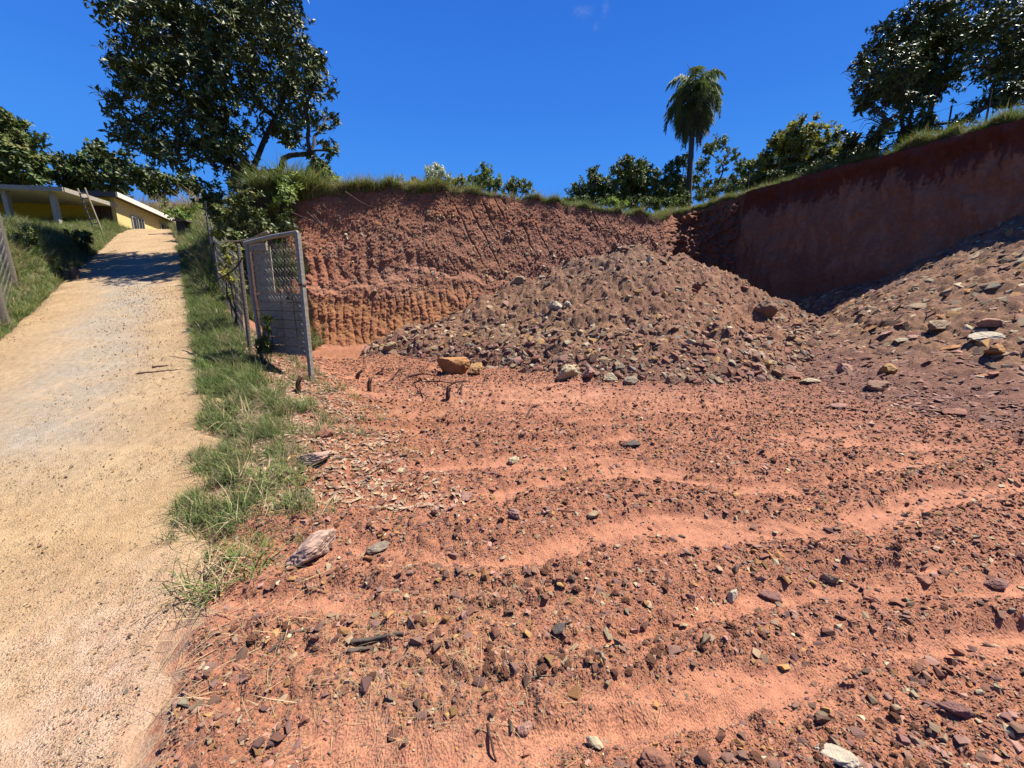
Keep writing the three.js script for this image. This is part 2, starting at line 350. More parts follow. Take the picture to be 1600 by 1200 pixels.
{ // driveway: packed yellowish sand with a grey gravelled lane, ragged edges
  const rows = 520, cols = 190, ds = []; for (let j = 0; j < rows; j++) ds.push(-1.2 + 33 * Math.pow(j / (rows - 1), 1.9));
  const g = gridGeo(cols, rows, (i, j) => {
    const d = ds[j], xr = driveR(d), xl = driveL(d), s = i / (cols - 1);
    const rag = 0.16 * fbm(d * 1.3, 3, 3) + 0.10 * n2(d * 4.1, 1), ragL = 0.2 * fbm(d * 1.1, 30, 3);
    const x = lerp(xl - 0.15, xr + 0.5, s), z = -d;
    const er = xr + rag + 0.12 - x, el = x - xl + ragL;
    const near = sstep(2.6, 1.2, d);
    const ruts = 0.025 * Math.sin((s - 0.12) * 9) * sstep(1, 5, d);
    let y = driveH(d) + 0.012 * fbm(x * 1.4, z * 1.4, 3) + 0.005 * n2(x * 9, z * 9) + ruts * 0.6;
    y += -0.02 + 0.04 * sstep(-0.05, 0.14, er) * sstep(-0.05, 0.2, el);
    if (er < -0.05 || el < -0.05) y -= 0.05;
    const nz = fbm(x * 0.9, z * 0.9 + 4, 4), nf = n2(x * 7, z * 7), nn = n2(x * 26, z * 26);
    const streak = fbm((x * 0.78 + z * 0.62) * 2.6, (x * 0.62 - z * 0.78) * 0.35, 3);
    let col = mix3([0.55, 0.382, 0.208], [0.47, 0.308, 0.155], clamp(0.5 + nz + 0.5 * streak));
    const lane = Math.exp(-(((s - 0.5 - 0.05 * n2(d * 0.4, 2)) / 0.19) ** 2)) * sstep(2.4, 4.0, d) * sstep(17, 12, d);
    col = mix3(col, [0.42, 0.355, 0.275], clamp(lane * (0.9 + 0.7 * nz + 0.3 * nf)));
    const pale = near * sstep(0.9, 0.1, er + 0.4 * nz) + 0.35 * near * clamp(nz * 2);
    col = mix3(col, mix3([0.58, 0.42, 0.31], [0.50, 0.30, 0.19], clamp(0.4 + nf * 0.6)), clamp(pale));
    const edge = sstep(0.28, 0.0, er + 0.1 * nf) * 0.35; col = mix3(col, [0.36, 0.22, 0.14], edge);
    col = mix3(col, [0.33, 0.24, 0.15], 0.25 * sstep(0.35, 0.8, nn + 0.4 * nz));
    const k = 1 / 0.79;
    return [x, y, z, col[0] * k, col[1] * k, col[2] * k, x * 0.9, z * 0.9];
  });
  top('driveway', g, M.sand, 'steep sandy driveway climbing to the yellow house', 'driveway', null, 'structure');
}
// ---------------------------------------------------------------- cut faces of the pit
const fl = (x, z) => [x, floorH(x, -z) - 0.25, z];
const AB = [fl(-6.5, -10.2), fl(-5.5, -10.45), fl(-3.6, -10.9), fl(-1.5, -11.5), fl(1, -12.4), fl(3.4, -13.2), fl(5.6, -14.1)];
const AT = [[-6.9, 4.4, -11.5], at(480, 307, 11.75), at(600, 296, 12.2), at(700, 300, 12.8), at(850, 315, 13.8), at(950, 330, 14.6), at(1036, 342, 15.3)];
const BB = [fl(5.6, -14.1), fl(5.75, -15.6), fl(6.1, -16.6), fl(7.6, -17.0), fl(9.15, -17.0)];
const BT = [AT.at(-1), at(1044, 337, 16.3), at(1052, 334, 17.3), at(1100, 324, 17.9), at(1164, 303, 17.3)];
const CB = [fl(9.15, -17.0), fl(10.4, -14.4), fl(11.0, -12), fl(11.15, -10.7), fl(11.1, -9), fl(11.4, -5), fl(11.8, 0), fl(12.3, 4)];
const CT = [BT.at(-1), at(1280, 271, 14.9), at(1400, 241, 12.8), at(1500, 214, 11.2), at(1600, 189, 9.7), [11.6, 5.2, -6], [12.1, 4.6, -1], [12.6, 4, 4]];
function loft(B, T, cols, rows, shape) {                      // shape(s, t, p, n, len) -> [out, r, g, b]
  const fb = polyAt(B), ft = polyAt(T), L = fb.length_;
  const S = (s) => s;
  return gridGeo(cols, rows, (i, j) => {
    const s = i / (cols - 1), t = j / (rows - 1), b = fb(S(s)), q = ft(S(s)), b2 = fb(clamp(S(s) + 0.02)), b1 = fb(clamp(S(s) - 0.02));
    const p = [0, 1, 2].map((k) => lerp(b[k], q[k], t));
    const dx = b2[0] - b1[0], dz = b2[2] - b1[2], l = Math.hypot(dx, dz) || 1, nx = -dz / l, nz = dx / l;   // towards the pit
    const r = shape(s, t, p, L * s);
    return [p[0] + nx * r[0], p[1] + (r[4] ?? 0), p[2] + nz * r[0], r[1], r[2], r[3], (L * s) * 0.5 + 0.06 * n2(p[0] * 1.2, p[1] * 1.2), p[1] * 0.5];
  });
}
function faceA(s, t, p, l) {
  const h = t * 4.6;
  const nz = fbm(l * 0.5, h * 0.5, 4), nm = fbm(l * 1.7 + 3, h * 1.7, 4), nf = fbm(l * 6, h * 6, 3);
  const edgeFade = sstep(0, 0.05, t) * sstep(1, 0.93, t);
  // bucket-tooth ribs: two lifts, low and at mid-height on the left
  const low = sstep(0.44, 0.36, t + 0.06 * nz) * sstep(6.6, 5.2, l + nz) * sstep(0.02, 0.08, t);
  const mid = sstep(0.40, 0.46, t + 0.04 * nz) * sstep(0.70, 0.60, t + 0.07 * nm) * sstep(4.8, 3.4, l + 0.8 * nz);
  const ph = l * 4.7 + 0.35 * n2(l * 0.8, h * 0.7) + 0.12 * n2(l * 3, h * 2.2);
  const rib = 1 - Math.pow(Math.abs(((ph % 1) + 1) % 1 - 0.5) * 2, 3);
  const rib2 = Math.pow(0.5 + 0.5 * Math.sin((l * 2.9 + h * 0.35 + 0.4 * n2(l * 0.9, h * 0.6)) * 6.283), 0.7);
  // slanting rills on the upper right
  const slant = sstep(3.6, 5.5, l) * sstep(0.30, 0.45, t) ;
  const q = l * 2.1 + h * 0.95 + 0.16 * fbm(l * 1.1, h * 1.1, 3);
  const rill = Math.pow(clamp(Math.abs(((q % 1) + 1) % 1 - 0.5) * 2), 1) ;
  const cut = sstep(0.86, 0.99, rill) * clamp(-0.05 + 1.7 * n2(Math.floor(q) * 3.7, h * 0.5));
  const step = 0.13 * sstep(0.47, 0.41, t + 0.10 * nz + 0.05 * nm) * sstep(8, 6, l);     // lower lift stands a little proud
  let out = edgeFade * (0.075 * nz + 0.022 * nm + 0.018 * nf) + step + low * 0.04 * (rib - 0.6) * (0.8 + nm) + mid * 0.045 * (rib2 - 0.6) + edgeFade * 0.02 * fbm(l * 16, h * 16, 2) - slant * 0.055 * cut;
  out += 0.022 * sstep(0.1, 0.5, n2(l * 1.1 + 7, h * 1.3)) * sstep(0.36, 0.5, t) * sstep(0.72, 0.5, t);
  const crumble = Math.max(0, 0.6 - worley(l * 11, h * 11)) * 0.035 * clamp(0.5 + nz + nm) * edgeFade; out += crumble;
  out += 0.34 * Math.pow(1 - t, 6) * 0.6;                     // spoil at the toe
  // matter: topsoil, stony brown layer, orange and ochre clay below
  let col = mix3([0.40, 0.185, 0.11], [0.30, 0.128, 0.076], clamp(0.5 + 0.6 * nm + 0.5 * nf));
  const brick = sstep(0.74, 0.86, t + 0.10 * nz); col = mix3(col, [0.39, 0.155, 0.08], brick * 0.85);
  const red = sstep(3.2, 1.6, l + 0.8 * nz); col = mix3(col, mix3([0.46, 0.17, 0.088], [0.50, 0.215, 0.125], clamp(nm + 0.4)), red * 0.8);
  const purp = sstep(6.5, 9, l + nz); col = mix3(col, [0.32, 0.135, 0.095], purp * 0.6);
  const och = sstep(0.42, 0.27, t + 0.06 * nz + 0.04 * nm) * sstep(7.5, 5.5, l + nz); col = mix3(col, mix3([0.50, 0.23, 0.09], [0.42, 0.165, 0.07], clamp(0.45 + 1.2 * nm)), och * 0.9);
  const pink = sstep(0.28, 0.5, n2(l * 0.7 + 1.7, h * 0.8 + 2)) * sstep(0.35, 0.5, t) * sstep(0.75, 0.6, t) * sstep(5, 3, l); col = mix3(col, [0.42, 0.22, 0.15], pink * 0.7);
  const chip = sstep(0.5, 0.75, n2(l * 13, h * 13)); col = mix3(col, [0.42, 0.24, 0.155], chip * 0.45 * (1 - brick));
  const seam = sstep(0.62, 0.8, n2(l * 1.3 - 4, h * 5.5)) * och; col = mix3(col, [0.42, 0.15, 0.085], seam * 0.7);
  const k = 1 / 0.76; return [out, col[0] * k, col[1] * k, col[2] * k];
}
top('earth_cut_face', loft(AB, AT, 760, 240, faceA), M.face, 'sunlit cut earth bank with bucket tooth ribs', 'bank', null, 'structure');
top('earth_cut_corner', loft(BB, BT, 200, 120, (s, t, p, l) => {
  const h = t * 5, nz = fbm(l * 0.9, h * 0.9, 4), nm = fbm(l * 3, h * 3 + 5, 4), f = sstep(0, 0.06, t) * sstep(1, 0.94, t) * sstep(0, 0.04, s) * sstep(1, 0.97, s);
  const lump = Math.max(0, 0.65 - worley(l * 3.2 + 0.6 * nm, h * 4.4)), lump2 = Math.max(0, 0.6 - worley(l * 8 + 3, h * 8));
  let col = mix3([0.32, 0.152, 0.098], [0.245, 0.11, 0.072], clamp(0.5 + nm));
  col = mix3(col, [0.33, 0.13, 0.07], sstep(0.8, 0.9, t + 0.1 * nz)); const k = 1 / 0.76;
  return [f * (0.30 * nz + 0.26 * nm + 0.12 * lump + 0.09 * lump2 + 0.10 * fbm(l * 7, h * 7, 3)), col[0] * k, col[1] * k, col[2] * k];
}), M.face, 'rough brown crumbled earth corner of the cut', 'bank', null, 'structure');
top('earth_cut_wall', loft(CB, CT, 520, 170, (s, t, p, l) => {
  const h = t * 5.6, nz = fbm(l * 0.6 + 40, h * 0.6, 4), nm = fbm(l * 2.2, h * 1.1 + 9, 4), nf = fbm(l * 7, h * 4, 3), f = sstep(0, 0.05, t) * sstep(0, 0.012, s);
  const flute = ridged(l * 1.7 + 0.25 * nz, h * 0.16);
  const lip = 0.22 * sstep(0.90, 0.99, t + 0.03 * nm);
  const drip = t + 0.05 * n2(l * 0.7, 4) + 0.045 * n2(l * 2.3, h * 0.3) + 0.03 * n2(l * 6.7, h * 0.6) + 0.06 * nf;
  let col = mix3([0.43, 0.20, 0.105], [0.35, 0.155, 0.08], clamp(0.5 + 1.3 * nm));
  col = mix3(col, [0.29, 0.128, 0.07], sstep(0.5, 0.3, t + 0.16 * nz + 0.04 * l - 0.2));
  col = mix3(col, [0.36, 0.215, 0.125], sstep(0.4, 0.7, n2(l * 0.5 + 3, h * 0.6)) * 0.5);
  col = mix3(col, [0.52, 0.285, 0.17], 0.5 * sstep(0.1, 0.7, n2(l * 2.6 + 0.5 * nz, h * 0.45) * 0.7 + 0.6 * nf + 0.35 * nz) * sstep(0.28, 0.5, t));
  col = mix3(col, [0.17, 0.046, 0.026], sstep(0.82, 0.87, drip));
  const k = 1 / 0.76;
  return [f * (0.13 * nz + 0.075 * nm + 0.03 * nf + 0.06 * flute * sstep(0.9, 0.6, t) + lip), col[0] * k, col[1] * k, col[2] * k];
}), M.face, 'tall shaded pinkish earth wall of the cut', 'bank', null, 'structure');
// ---------------------------------------------------------------- plateau above the cuts
const topLine = [...AT, ...BT.slice(1), ...CT.slice(1)];
const outDir = [[-0.5, -0.87], [-0.25, -0.97], [-0.1, -1], [0, -1], [0, -1], [0.02, -1], [0.05, -1], [0.1, -1], [0.2, -0.98], [0.4, -0.92], [0.7, -0.71], [0.9, -0.43], [0.98, -0.2], [1, -0.1], [1, 0], [1, 0.1], [1, 0.2], [1, 0.3]].map(([a, b]) => { const l = Math.hypot(a, b); return [a / l, b / l]; });
const plateauSlope = (i) => lerp(0.13, 0.10, clamp(i / topLine.length));
function plateau(i, q) {                                     // i: 0..topLine.length-1 (fractional), q: metres behind the edge
  const k = Math.min(Math.floor(i), topLine.length - 2), t = i - k, a = topLine[k], b = topLine[k + 1], o = outDir[k], o2 = outDir[k + 1];
  const dx = lerp(o[0], o2[0], t), dz = lerp(o[1], o2[1], t);
  const x = lerp(a[0], b[0], t) + dx * q, z = lerp(a[2], b[2], t) + dz * q;
  const y = lerp(a[1], b[1], t) + plateauSlope(i) * Math.min(q, 26) + 0.10 * fbm(x * 0.7, z * 0.7, 3) * sstep(0, 1.2, q) + 0.05 * n2(x * 2.4, z * 2.4) + 0.16 * fbm(x * 1.1 + 3, z * 1.1, 4) * sstep(3, 1, q);
  return [x, y, z];
}
{
  const qs = [-0.12, 0, 0.08, 0.2, 0.35, 0.6, 1, 1.6, 2.5, 4, 7, 12, 20, 30, 60, 160, 420], n = (topLine.length - 1) * 22;
  const g = gridGeo(n + 1, qs.length + 1, (i, j) => {
    const f = i / n * (topLine.length - 1);
    const p = plateau(Math.min(f, topLine.length - 1.0001), Math.max(0, qs[Math.max(0, j - 1)]));
    const o = plateau(Math.min(f, topLine.length - 1.0001), 0.5), lipx = 0.03 + 0.06 * n2(p[0] * 2.2, p[2] * 2.2) + 0.04 * n2(p[0] * 7, p[2] * 7);
    if (j <= 1) { const c = plateau(Math.min(f, topLine.length - 1.0001), 0), dx = (o[0] - c[0]) * 2, dz = (o[2] - c[2]) * 2; p[0] = c[0] - dx * lipx; p[2] = c[2] - dz * lipx; p[1] = c[1] + (j === 0 ? -0.22 - 0.1 * n2(p[0] * 5, p[2] * 5) : -0.03); }
    const nz = fbm(p[0] * 0.9, p[2] * 0.9, 3), k = 1 / 0.76;
    const col = j < 4 ? mix3([0.25, 0.10, 0.05], [0.17, 0.11, 0.05], clamp(0.5 + nz * 1.5)) : mix3([0.10, 0.10, 0.035], [0.16, 0.13, 0.055], clamp(0.5 + nz * 1.4));
    return [p[0], p[1], p[2], col[0] * k, col[1] * k, col[2] * k, p[0] * 0.8, p[2] * 0.8 + p[1] * 0.5];
  });
  top('hilltop', g, M.soil, 'grassy hilltop above the cut', 'hill', null, 'structure');
}
// ---------------------------------------------------------------- heap and scree
{
  const x0 = -4.2, x1 = 8.6, z0 = -14.2, z1 = -6.0, st = 0.03, cols = Math.round((x1 - x0) / st), rows = Math.round((z1 - z0) / st);
  const g = gridGeo(cols, rows, (i, j) => {
    const x = lerp(x0, x1, i / (cols - 1)), z = lerp(z1, z0, j / (rows - 1));
    const h = heapH(x, z), base = landH(x, z) - 0.35;
    const up = sstep(0, 1, h - base - 0.3);
    const lump = Math.max(0, 0.6 - worley(x * 8, z * 8)), lump2 = Math.max(0, 0.6 - worley(x * 19, z * 19));
    const y = Math.max(base, h + up * (0.08 * lump + 0.045 * lump2));
    const nz = fbm(x * 0.8 + 2, z * 0.8, 4), nm = fbm(x * 4, z * 4, 3);
    const greyer = Math.exp(-(((x - 2.2) / 1.2) ** 2)) * sstep(1.6, 2.6, y), olive = Math.exp(-(((x - 0.2) / 2.0) ** 2)) * sstep(2.6, 1.2, y);
    let col = mix3([0.34, 0.172, 0.098], [0.245, 0.118, 0.068], clamp(0.5 + nz * 1.2 + nm * 0.6));
    col = mix3(col, [0.27, 0.175, 0.112], clamp(greyer * 0.6)); col = mix3(col, [0.28, 0.17, 0.088], olive * 0.6);
    col = mix3(col, [0.38, 0.17, 0.09], Math.exp(-(((x - 5.0) / 0.9) ** 2 + ((z + 8.3) / 0.9) ** 2)) * 0.7);
    col = mix3(col, C.purple, sstep(0.55, 0.2, h - floorH(x, -z)) * 0.5);
    const k = 1 / 0.76; return [x, y, z, col[0] * k, col[1] * k, col[2] * k, x * 0.8, z * 0.8 + y * 0.3];
  });
  top('spoil_heap', g, M.face, 'big heap of loose stony brown soil in front of the cut bank', 'heap');
}
{
  const x0 = 4.2, x1 = 12.4, z0 = -17.2, z1 = 1.5, st = 0.04, cols = Math.round((x1 - x0) / st), rows = Math.round((z1 - z0) / st);
  const g = gridGeo(cols, rows, (i, j) => {
    const z = lerp(z1, z0, j / (rows - 1)), x = lerp(x0, Math.min(x1, wallX(-z) + 0.6), i / (cols - 1));
    const h = screeH(x, z), base = landH(x, z) - 0.3, up = sstep(0, 0.8, h - base - 0.25);
    const lump = Math.max(0, 0.6 - worley(x * 6, z * 6)), lump2 = Math.max(0, 0.6 - worley(x * 15, z * 15));
    const nz = fbm(x * 0.8 + 22, z * 0.8, 4), nm = fbm(x * 4, z * 4, 3);
    let col = mix3([0.35, 0.185, 0.10], [0.25, 0.125, 0.07], clamp(0.5 + nz * 1.2 + nm * 0.6));
    col = mix3(col, C.purple, sstep(0.6, 0.15, h - floorH(x, -z)) * 0.8);
    const k = 1 / 0.76; return [x, Math.max(base, h + up * (0.10 * lump + 0.05 * lump2)), z, col[0] * k, col[1] * k, col[2] * k, x * 0.8, z * 0.8];
  });
  top('scree_slope', g, M.face, 'slope of broken stone slabs banked against the shaded earth wall', 'scree');
}

// ---------------------------------------------------------------- stones
function hit(u, v) {                                         // where a sight line meets the surface
  const a = (u - 800) / FL, b = (600 - v) / FL, dy = b * CP - SP, dz = -(CP + b * SP);
  let lo = 0.6;
  for (let t = 0.6; t < 30; t *= 1.012) { const x = a * t, y = 1.55 + dy * t, z = dz * t; if (y < surfH(x, z)) { let q0 = lo, q1 = t; for (let k = 0; k < 12; k++) { const q = (q0 + q1) / 2; if (1.55 + dy * q < surfH(a * q, dz * q)) q1 = q; else q0 = q; } return [a * q1, surfH(a * q1, dz * q1), dz * q1, q1]; } lo = t; }
  return null;
}
const stoneHues = { rust: [0.27, 0.112, 0.068], brown: [0.235, 0.125, 0.08], purple: [0.22, 0.105, 0.085], ochre: [0.40, 0.225, 0.075], cream: [0.47, 0.385, 0.24], pale: [0.50, 0.42, 0.31], pink: [0.38, 0.205, 0.155], grey: [0.27, 0.215, 0.155], dark: [0.09, 0.07, 0.06], tan: [0.34, 0.235, 0.14], orange: [0.40, 0.19, 0.065], rose: [0.47, 0.31, 0.235], clay: [0.40, 0.165, 0.088] };
const stoneMat = Object.fromEntries(Object.entries(stoneHues).map(([k, c]) => [k, std(c[0] / 0.76, c[1] / 0.76, c[2] / 0.76, 0.92, { map: rockTex, bumpMap: rockBump, bumpScale: 0.004 })]));
let seedNo = 100;
// [u, v(bottom), width px, height px, hue, yaw, tilt, depth/width, label]
const known = [
  [706, 590, 52, 38, 'orange', 0.2, 0.02, 0.8, 'largest orange-brown boulder lying alone at the left foot of the heap'],
  [742, 587, 27, 22, 'ochre', 0.9, 0.1, 0.9, 'small ochre rock just right of the largest orange-brown boulder'],
  [886, 597, 42, 32, 'cream', 0.6, 0.15, 0.7, 'pale cream block at the foot of the heap, below its middle'],
  [952, 598, 30, 15, 'cream', 0.2, 0.05, 0.8, 'flat pale yellow stone right of the cream block at the heap foot'],
  [988, 603, 26, 18, 'grey', 0.5, 0.2, 0.8, 'grey pointed stone at the heap foot, right of the flat pale yellow one'],
  [921, 593, 26, 20, 'pink', 1.1, 0.1, 0.8, 'pinkish stone squeezed between the cream block and the flat pale yellow one'],
  [1050, 602, 26, 16, 'brown', 0.3, 0.1, 0.8, 'dark brown stone at the foot of the heap, last of the front row'],
  [612, 547, 26, 13, 'tan', 0.3, 0.0, 0.8, 'tan flat stone at the far left tip of the heap'],
  [1197, 497, 38, 30, 'brown', 0.5, 0.1, 0.9, 'dark brown boulder perched on the right shoulder of the heap'],
  [961, 395, 20, 20, 'brown', 0.3, 0.2, 0.9, 'dark block on the very top of the heap'],
  [868, 487, 22, 17, 'pale', 0.2, 0.1, 0.8, 'left of the two whitish stones halfway up the heap face'],
  [886, 485, 17, 14, 'pale', 0.9, 0.1, 0.8, 'right of the two whitish stones halfway up the heap face'],
  [1090, 457, 26, 20, 'brown', 0.6, 0.1, 0.8, 'brown block on the upper right flank of the heap'],
  [1003, 525, 20, 14, 'brown', 0.4, 0.2, 0.9, 'reddish brown stone low on the right half of the heap face'],
  [808, 444, 28, 14, 'tan', 0.2, 0.1, 0.8, 'tan slab on the upper left ridge of the heap'],
  [1236, 594, 38, 18, 'rust', 0.1, 0.1, 0.9, 'rust-brown slab where heap and scree meet, left of a yellow slab'],
  [1268, 600, 38, 10, 'cream', 0.15, 0.05, 0.6, 'thin yellowish slab beside the rust-brown slab at the scree foot'],
  [1322, 584, 26, 20, 'pink', 0.6, 0.1, 0.9, 'rounded pinkish stone at the foot of the scree'],
  [1392, 588, 34, 20, 'ochre', 0.3, 0.15, 0.9, 'ochre block at the foot of the scree'],
  [1380, 611, 40, 18, 'brown', 0.2, 0.1, 0.8, 'dark brown wedge in front of the ochre block'],
  [1560, 512, 44, 16, 'pink', 0.1, 0.12, 0.7, 'salmon pink slab high on the scree near the right edge'],
  [1548, 534, 50, 15, 'pale', 0.2, 0.08, 0.7, 'whitish slab just below the salmon pink one on the scree'],
  [1470, 522, 42, 17, 'tan', 0.3, 0.1, 0.8, 'broad tan slab in the middle of the scree'],
  [1562, 556, 36, 20, 'orange', 0.5, 0.1, 0.8, 'orange stone on the scree below the whitish slab'],
  [1412, 536, 34, 8, 'cream', 0.1, 0.05, 0.6, 'thin cream slab left of the broad tan one on the scree'],
  [1352, 495, 26, 12, 'brown', 0.4, 0.1, 0.8, 'brown stone on the upper left of the scree'],
  [1310, 640, 30, 11, 'pink', 0.3, 0.05, 0.8, 'flat pinkish stone on the dark floor below the scree'],
  [1500, 650, 36, 12, 'rust', 0.2, 0.05, 0.8, 'flat reddish slab on the dark floor near the right edge'],
  [480, 884, 92, 44, 'rose', 0.62, 0.28, 0.45, 'large layered pinkish rock tilted at the edge of the verge grass'],
  [484, 728, 66, 22, 'rose', 0.35, 0.2, 0.6, 'wedge-shaped pinkish stone on the verge above the grass clump'],
  [508, 688, 26, 20, 'rust', 0.8, 0.1, 0.8, 'rusty red stone on the verge behind the wedge-shaped one'],
  [871, 990, 26, 14, 'dark', 0.3, 0.1, 0.8, 'small near-black stone on smooth silt in the foreground'],
  [1146, 942, 28, 26, 'pale', 0.9, 0.5, 0.5, 'whitish flake standing on edge in the foreground silt'],
  [1208, 941, 36, 16, 'purple', -0.4, 0.1, 0.6, 'flat purple stone right of the upright whitish flake'],
  [1294, 910, 26, 16, 'tan', -0.7, 0.5, 0.4, 'leaning tan flake behind the flat purple stone'],
  [1558, 922, 40, 16, 'purple', 0.1, 0.05, 0.7, 'dark purple stone lying on pale silt near the right edge'],
  [1502, 1124, 44, 22, 'purple', -0.6, 0.15, 0.5, 'long purple-grey stone in the lower right corner area'],
  [1312, 1200, 52, 26, 'pale', -0.5, 0.2, 0.6, 'white and grey rock at the bottom edge, right of the middle'],
  [1030, 1206, 50, 26, 'rust', 0.2, 0.1, 0.8, 'red-brown rock at the bottom edge, near the middle'],
  [928, 1172, 30, 22, 'cream', -0.5, 0.2, 0.7, 'cream yellow stone near the bottom edge'],
  [818, 1150, 26, 20, 'pink', 0.4, 0.1, 0.8, 'pale pink pebble near the bottom edge, left of the cream yellow stone'],
  [990, 698, 34, 10, 'dark', 0.25, 0.1, 0.5, 'thin dark slab lying in the middle of the pit floor'],
  [727, 783, 26, 14, 'pink', 0.2, 0.1, 0.8, 'left of two pinkish stones in the middle of the pit floor'],
  [803, 812, 26, 16, 'pink', -0.4, 0.1, 0.7, 'flat pale pink stone in the middle of the pit floor'],
  [679, 806, 20, 16, 'pink', 0.4, 0.1, 0.8, 'pinkish stone with a whitish top in the left middle floor'],
  [803, 726, 18, 14, 'cream', 0.6, 0.2, 0.8, 'bright cream pebble in the middle floor'],
  [627, 741, 20, 12, 'cream', 0.3, 0.1, 0.7, 'cream pebble on the left of the floor'],
  [590, 866, 36, 16, 'grey', 0.3, 0.25, 0.5, 'grey curled flake of stone right of the layered pinkish rock'],
  [876, 913, 18, 16, 'rust', 0.3, 0.1, 0.9, 'dark red-brown lump on smooth silt left of the middle'],
  [1448, 916, 22, 12, 'rust', 0.3, 0.1, 0.9, 'red-brown lump on the silt on the right'],
  [927, 812, 18, 14, 'tan', 0.3, 0.3, 0.8, 'upright tan chip among clods in the middle floor'],
];
const knownBlocks = [];
for (const [u, v, w, h, hue, yaw, tilt, dep, label] of known) {
  const p = hit(u, v - h * 0.12); if (!p) continue;
  const k = p[3] / FL, W = w * k / 2, Hh = h * k / 2;
  const layered = w > 60;
  const g = rockGeo(seedNo++, w > 40 ? 9 : 5, W * 1.12, Hh * 1.15, W * dep, 0.07, w > 48 && w < 60 ? 4 : 10);
  if (layered) { const q = g.attributes.position; for (let i = 0; i < q.count; i++) { const y = q.getY(i) / Hh; const s = 1 - 0.07 * Math.abs(((y * 4.2 + 0.4 * n2(q.getX(i) * 5, 3)) % 1 + 1) % 1 - 0.5) * 2; q.setXYZ(i, q.getX(i) * s, q.getY(i), q.getZ(i) * s); } g.computeVertexNormals(); }
  if (w > 50 && w < 60) { const q = g.attributes.position; for (let i = 0; i < q.count; i++) { const y = q.getY(i) / Hh, s = y > 0.45 ? 1 : 1 - 0.33 * clamp((0.45 - y) / 1.4); q.setXYZ(i, q.getX(i) * s, Math.min(q.getY(i), Hh * 0.72), q.getZ(i) * s); } g.computeVertexNormals(); }
  const m = top(w > 45 ? 'boulder' : 'stone', g, stoneMat[hue], label, w > 45 ? 'boulder' : 'stone');
  m.position.set(p[0], p[1] + Hh * 0.62, p[2] - W * dep * 0.4); m.rotation.set(tilt * 0.3, yaw, tilt, 'YXZ');
  knownBlocks.push([p[0], p[2], W]);
}
// loose stones: the larger ones one by one, the crumbs as one mass for each kind of ground
const smallRocks = []; for (let i = 0; i < 10; i++) smallRocks.push(shardGeo(500 + i, 1, 0.42 + 0.09 * (i % 4), 0.55 + 0.06 * i, 9 + i % 4));
const slabRocks = []; for (let i = 0; i < 8; i++) slabRocks.push(shardGeo(600 + i, 1, 0.24 + 0.07 * (i % 3), 0.55 + 0.06 * i, 10));
const normAt = (x, z, s = 0.08) => new THREE.Vector3(surfH(x - s, z) - surfH(x + s, z), 2 * s, surfH(x, z - s) - surfH(x, z + s)).normalize();
const UPV = new THREE.Vector3(0, 1, 0);
const mtx = new THREE.Matrix4(), qA = new THREE.Quaternion(), qB = new THREE.Quaternion(), vS = new THREE.Vector3(), vP = new THREE.Vector3(), eu = new THREE.Euler();
function scatter(list, geos, palette, keep, name, stuffName, labels, group) {
  list.sort((a, b) => b.px - a.px);
  const rest = geos.map(() => []), seen = {};
  const ORD = ['largest', 'second largest', 'third largest', 'fourth largest', 'fifth largest', 'sixth largest', 'seventh largest', 'eighth largest', 'ninth largest', 'tenth largest', 'eleventh largest', 'twelfth largest', 'thirteenth largest', 'fourteenth largest', 'fifteenth largest', 'sixteenth largest'];
  list.forEach((s, i) => {
    const n = s.tilt ?? normAt(s.x, s.z); qA.setFromUnitVectors(UPV, n); eu.set(R(-0.35, 0.35), R(0, 6.28), R(-0.35, 0.35)); qB.setFromEuler(eu); qA.multiply(qB);
    const gi = Math.floor(rnd() * geos.length), hue = s.hue ?? pick(palette);
    const y = surfH(s.x, s.z) + s.s * 0.16;
    if (i < keep) {
      const lb = labels(s, hue), no = seen[lb] = (seen[lb] ?? -1) + 1, m = top(name, geos[gi], stoneMat[hue], `${ORD[Math.min(no, 15)]} ${lb}`, 'stone', group);
      m.position.set(s.x, y, s.z); m.quaternion.copy(qA); m.scale.setScalar(s.s);
    } else rest[gi].push([new THREE.Matrix4().compose(vP.set(s.x, y, s.z), qA, vS.set(s.s * R(0.8, 1.1), s.s * R(0.7, 1.1), s.s * R(0.8, 1.1))), hue]);
  });
  rest.forEach((r, gi) => {
    if (!r.length) return;
    const im = shade(new THREE.InstancedMesh(geos[gi], looseMat, r.length)); im.name = numbered(stuffName); scene.add(im);
    tag(im, 'countless small loose stones: ' + stuffName.replaceAll('_', ' '), 'gravel', null, 'stuff');
    const c = new THREE.Color();
    r.forEach(([m, hue], k) => { im.setMatrixAt(k, m); const h = stoneHues[hue], f = R(0.55, 1.3) / 0.76 * ALB; im.setColorAt(k, c.setRGB(h[0] * f, h[1] * f, h[2] * f)); });
  });
}
const clodMat = std(1, 1, 1, 1, { map: soilTex, bumpMap: soilBump, bumpScale: 0.01 });
const looseMat = std(1, 1, 1, 0.95, { map: rockTex });
const hueWord = { rust: 'red-brown', brown: 'brown', purple: 'purple-brown', ochre: 'ochre', cream: 'cream', pale: 'whitish', pink: 'pinkish', grey: 'grey', dark: 'near-black', tan: 'tan', orange: 'orange', rose: 'rose', clay: 'clay-red' };
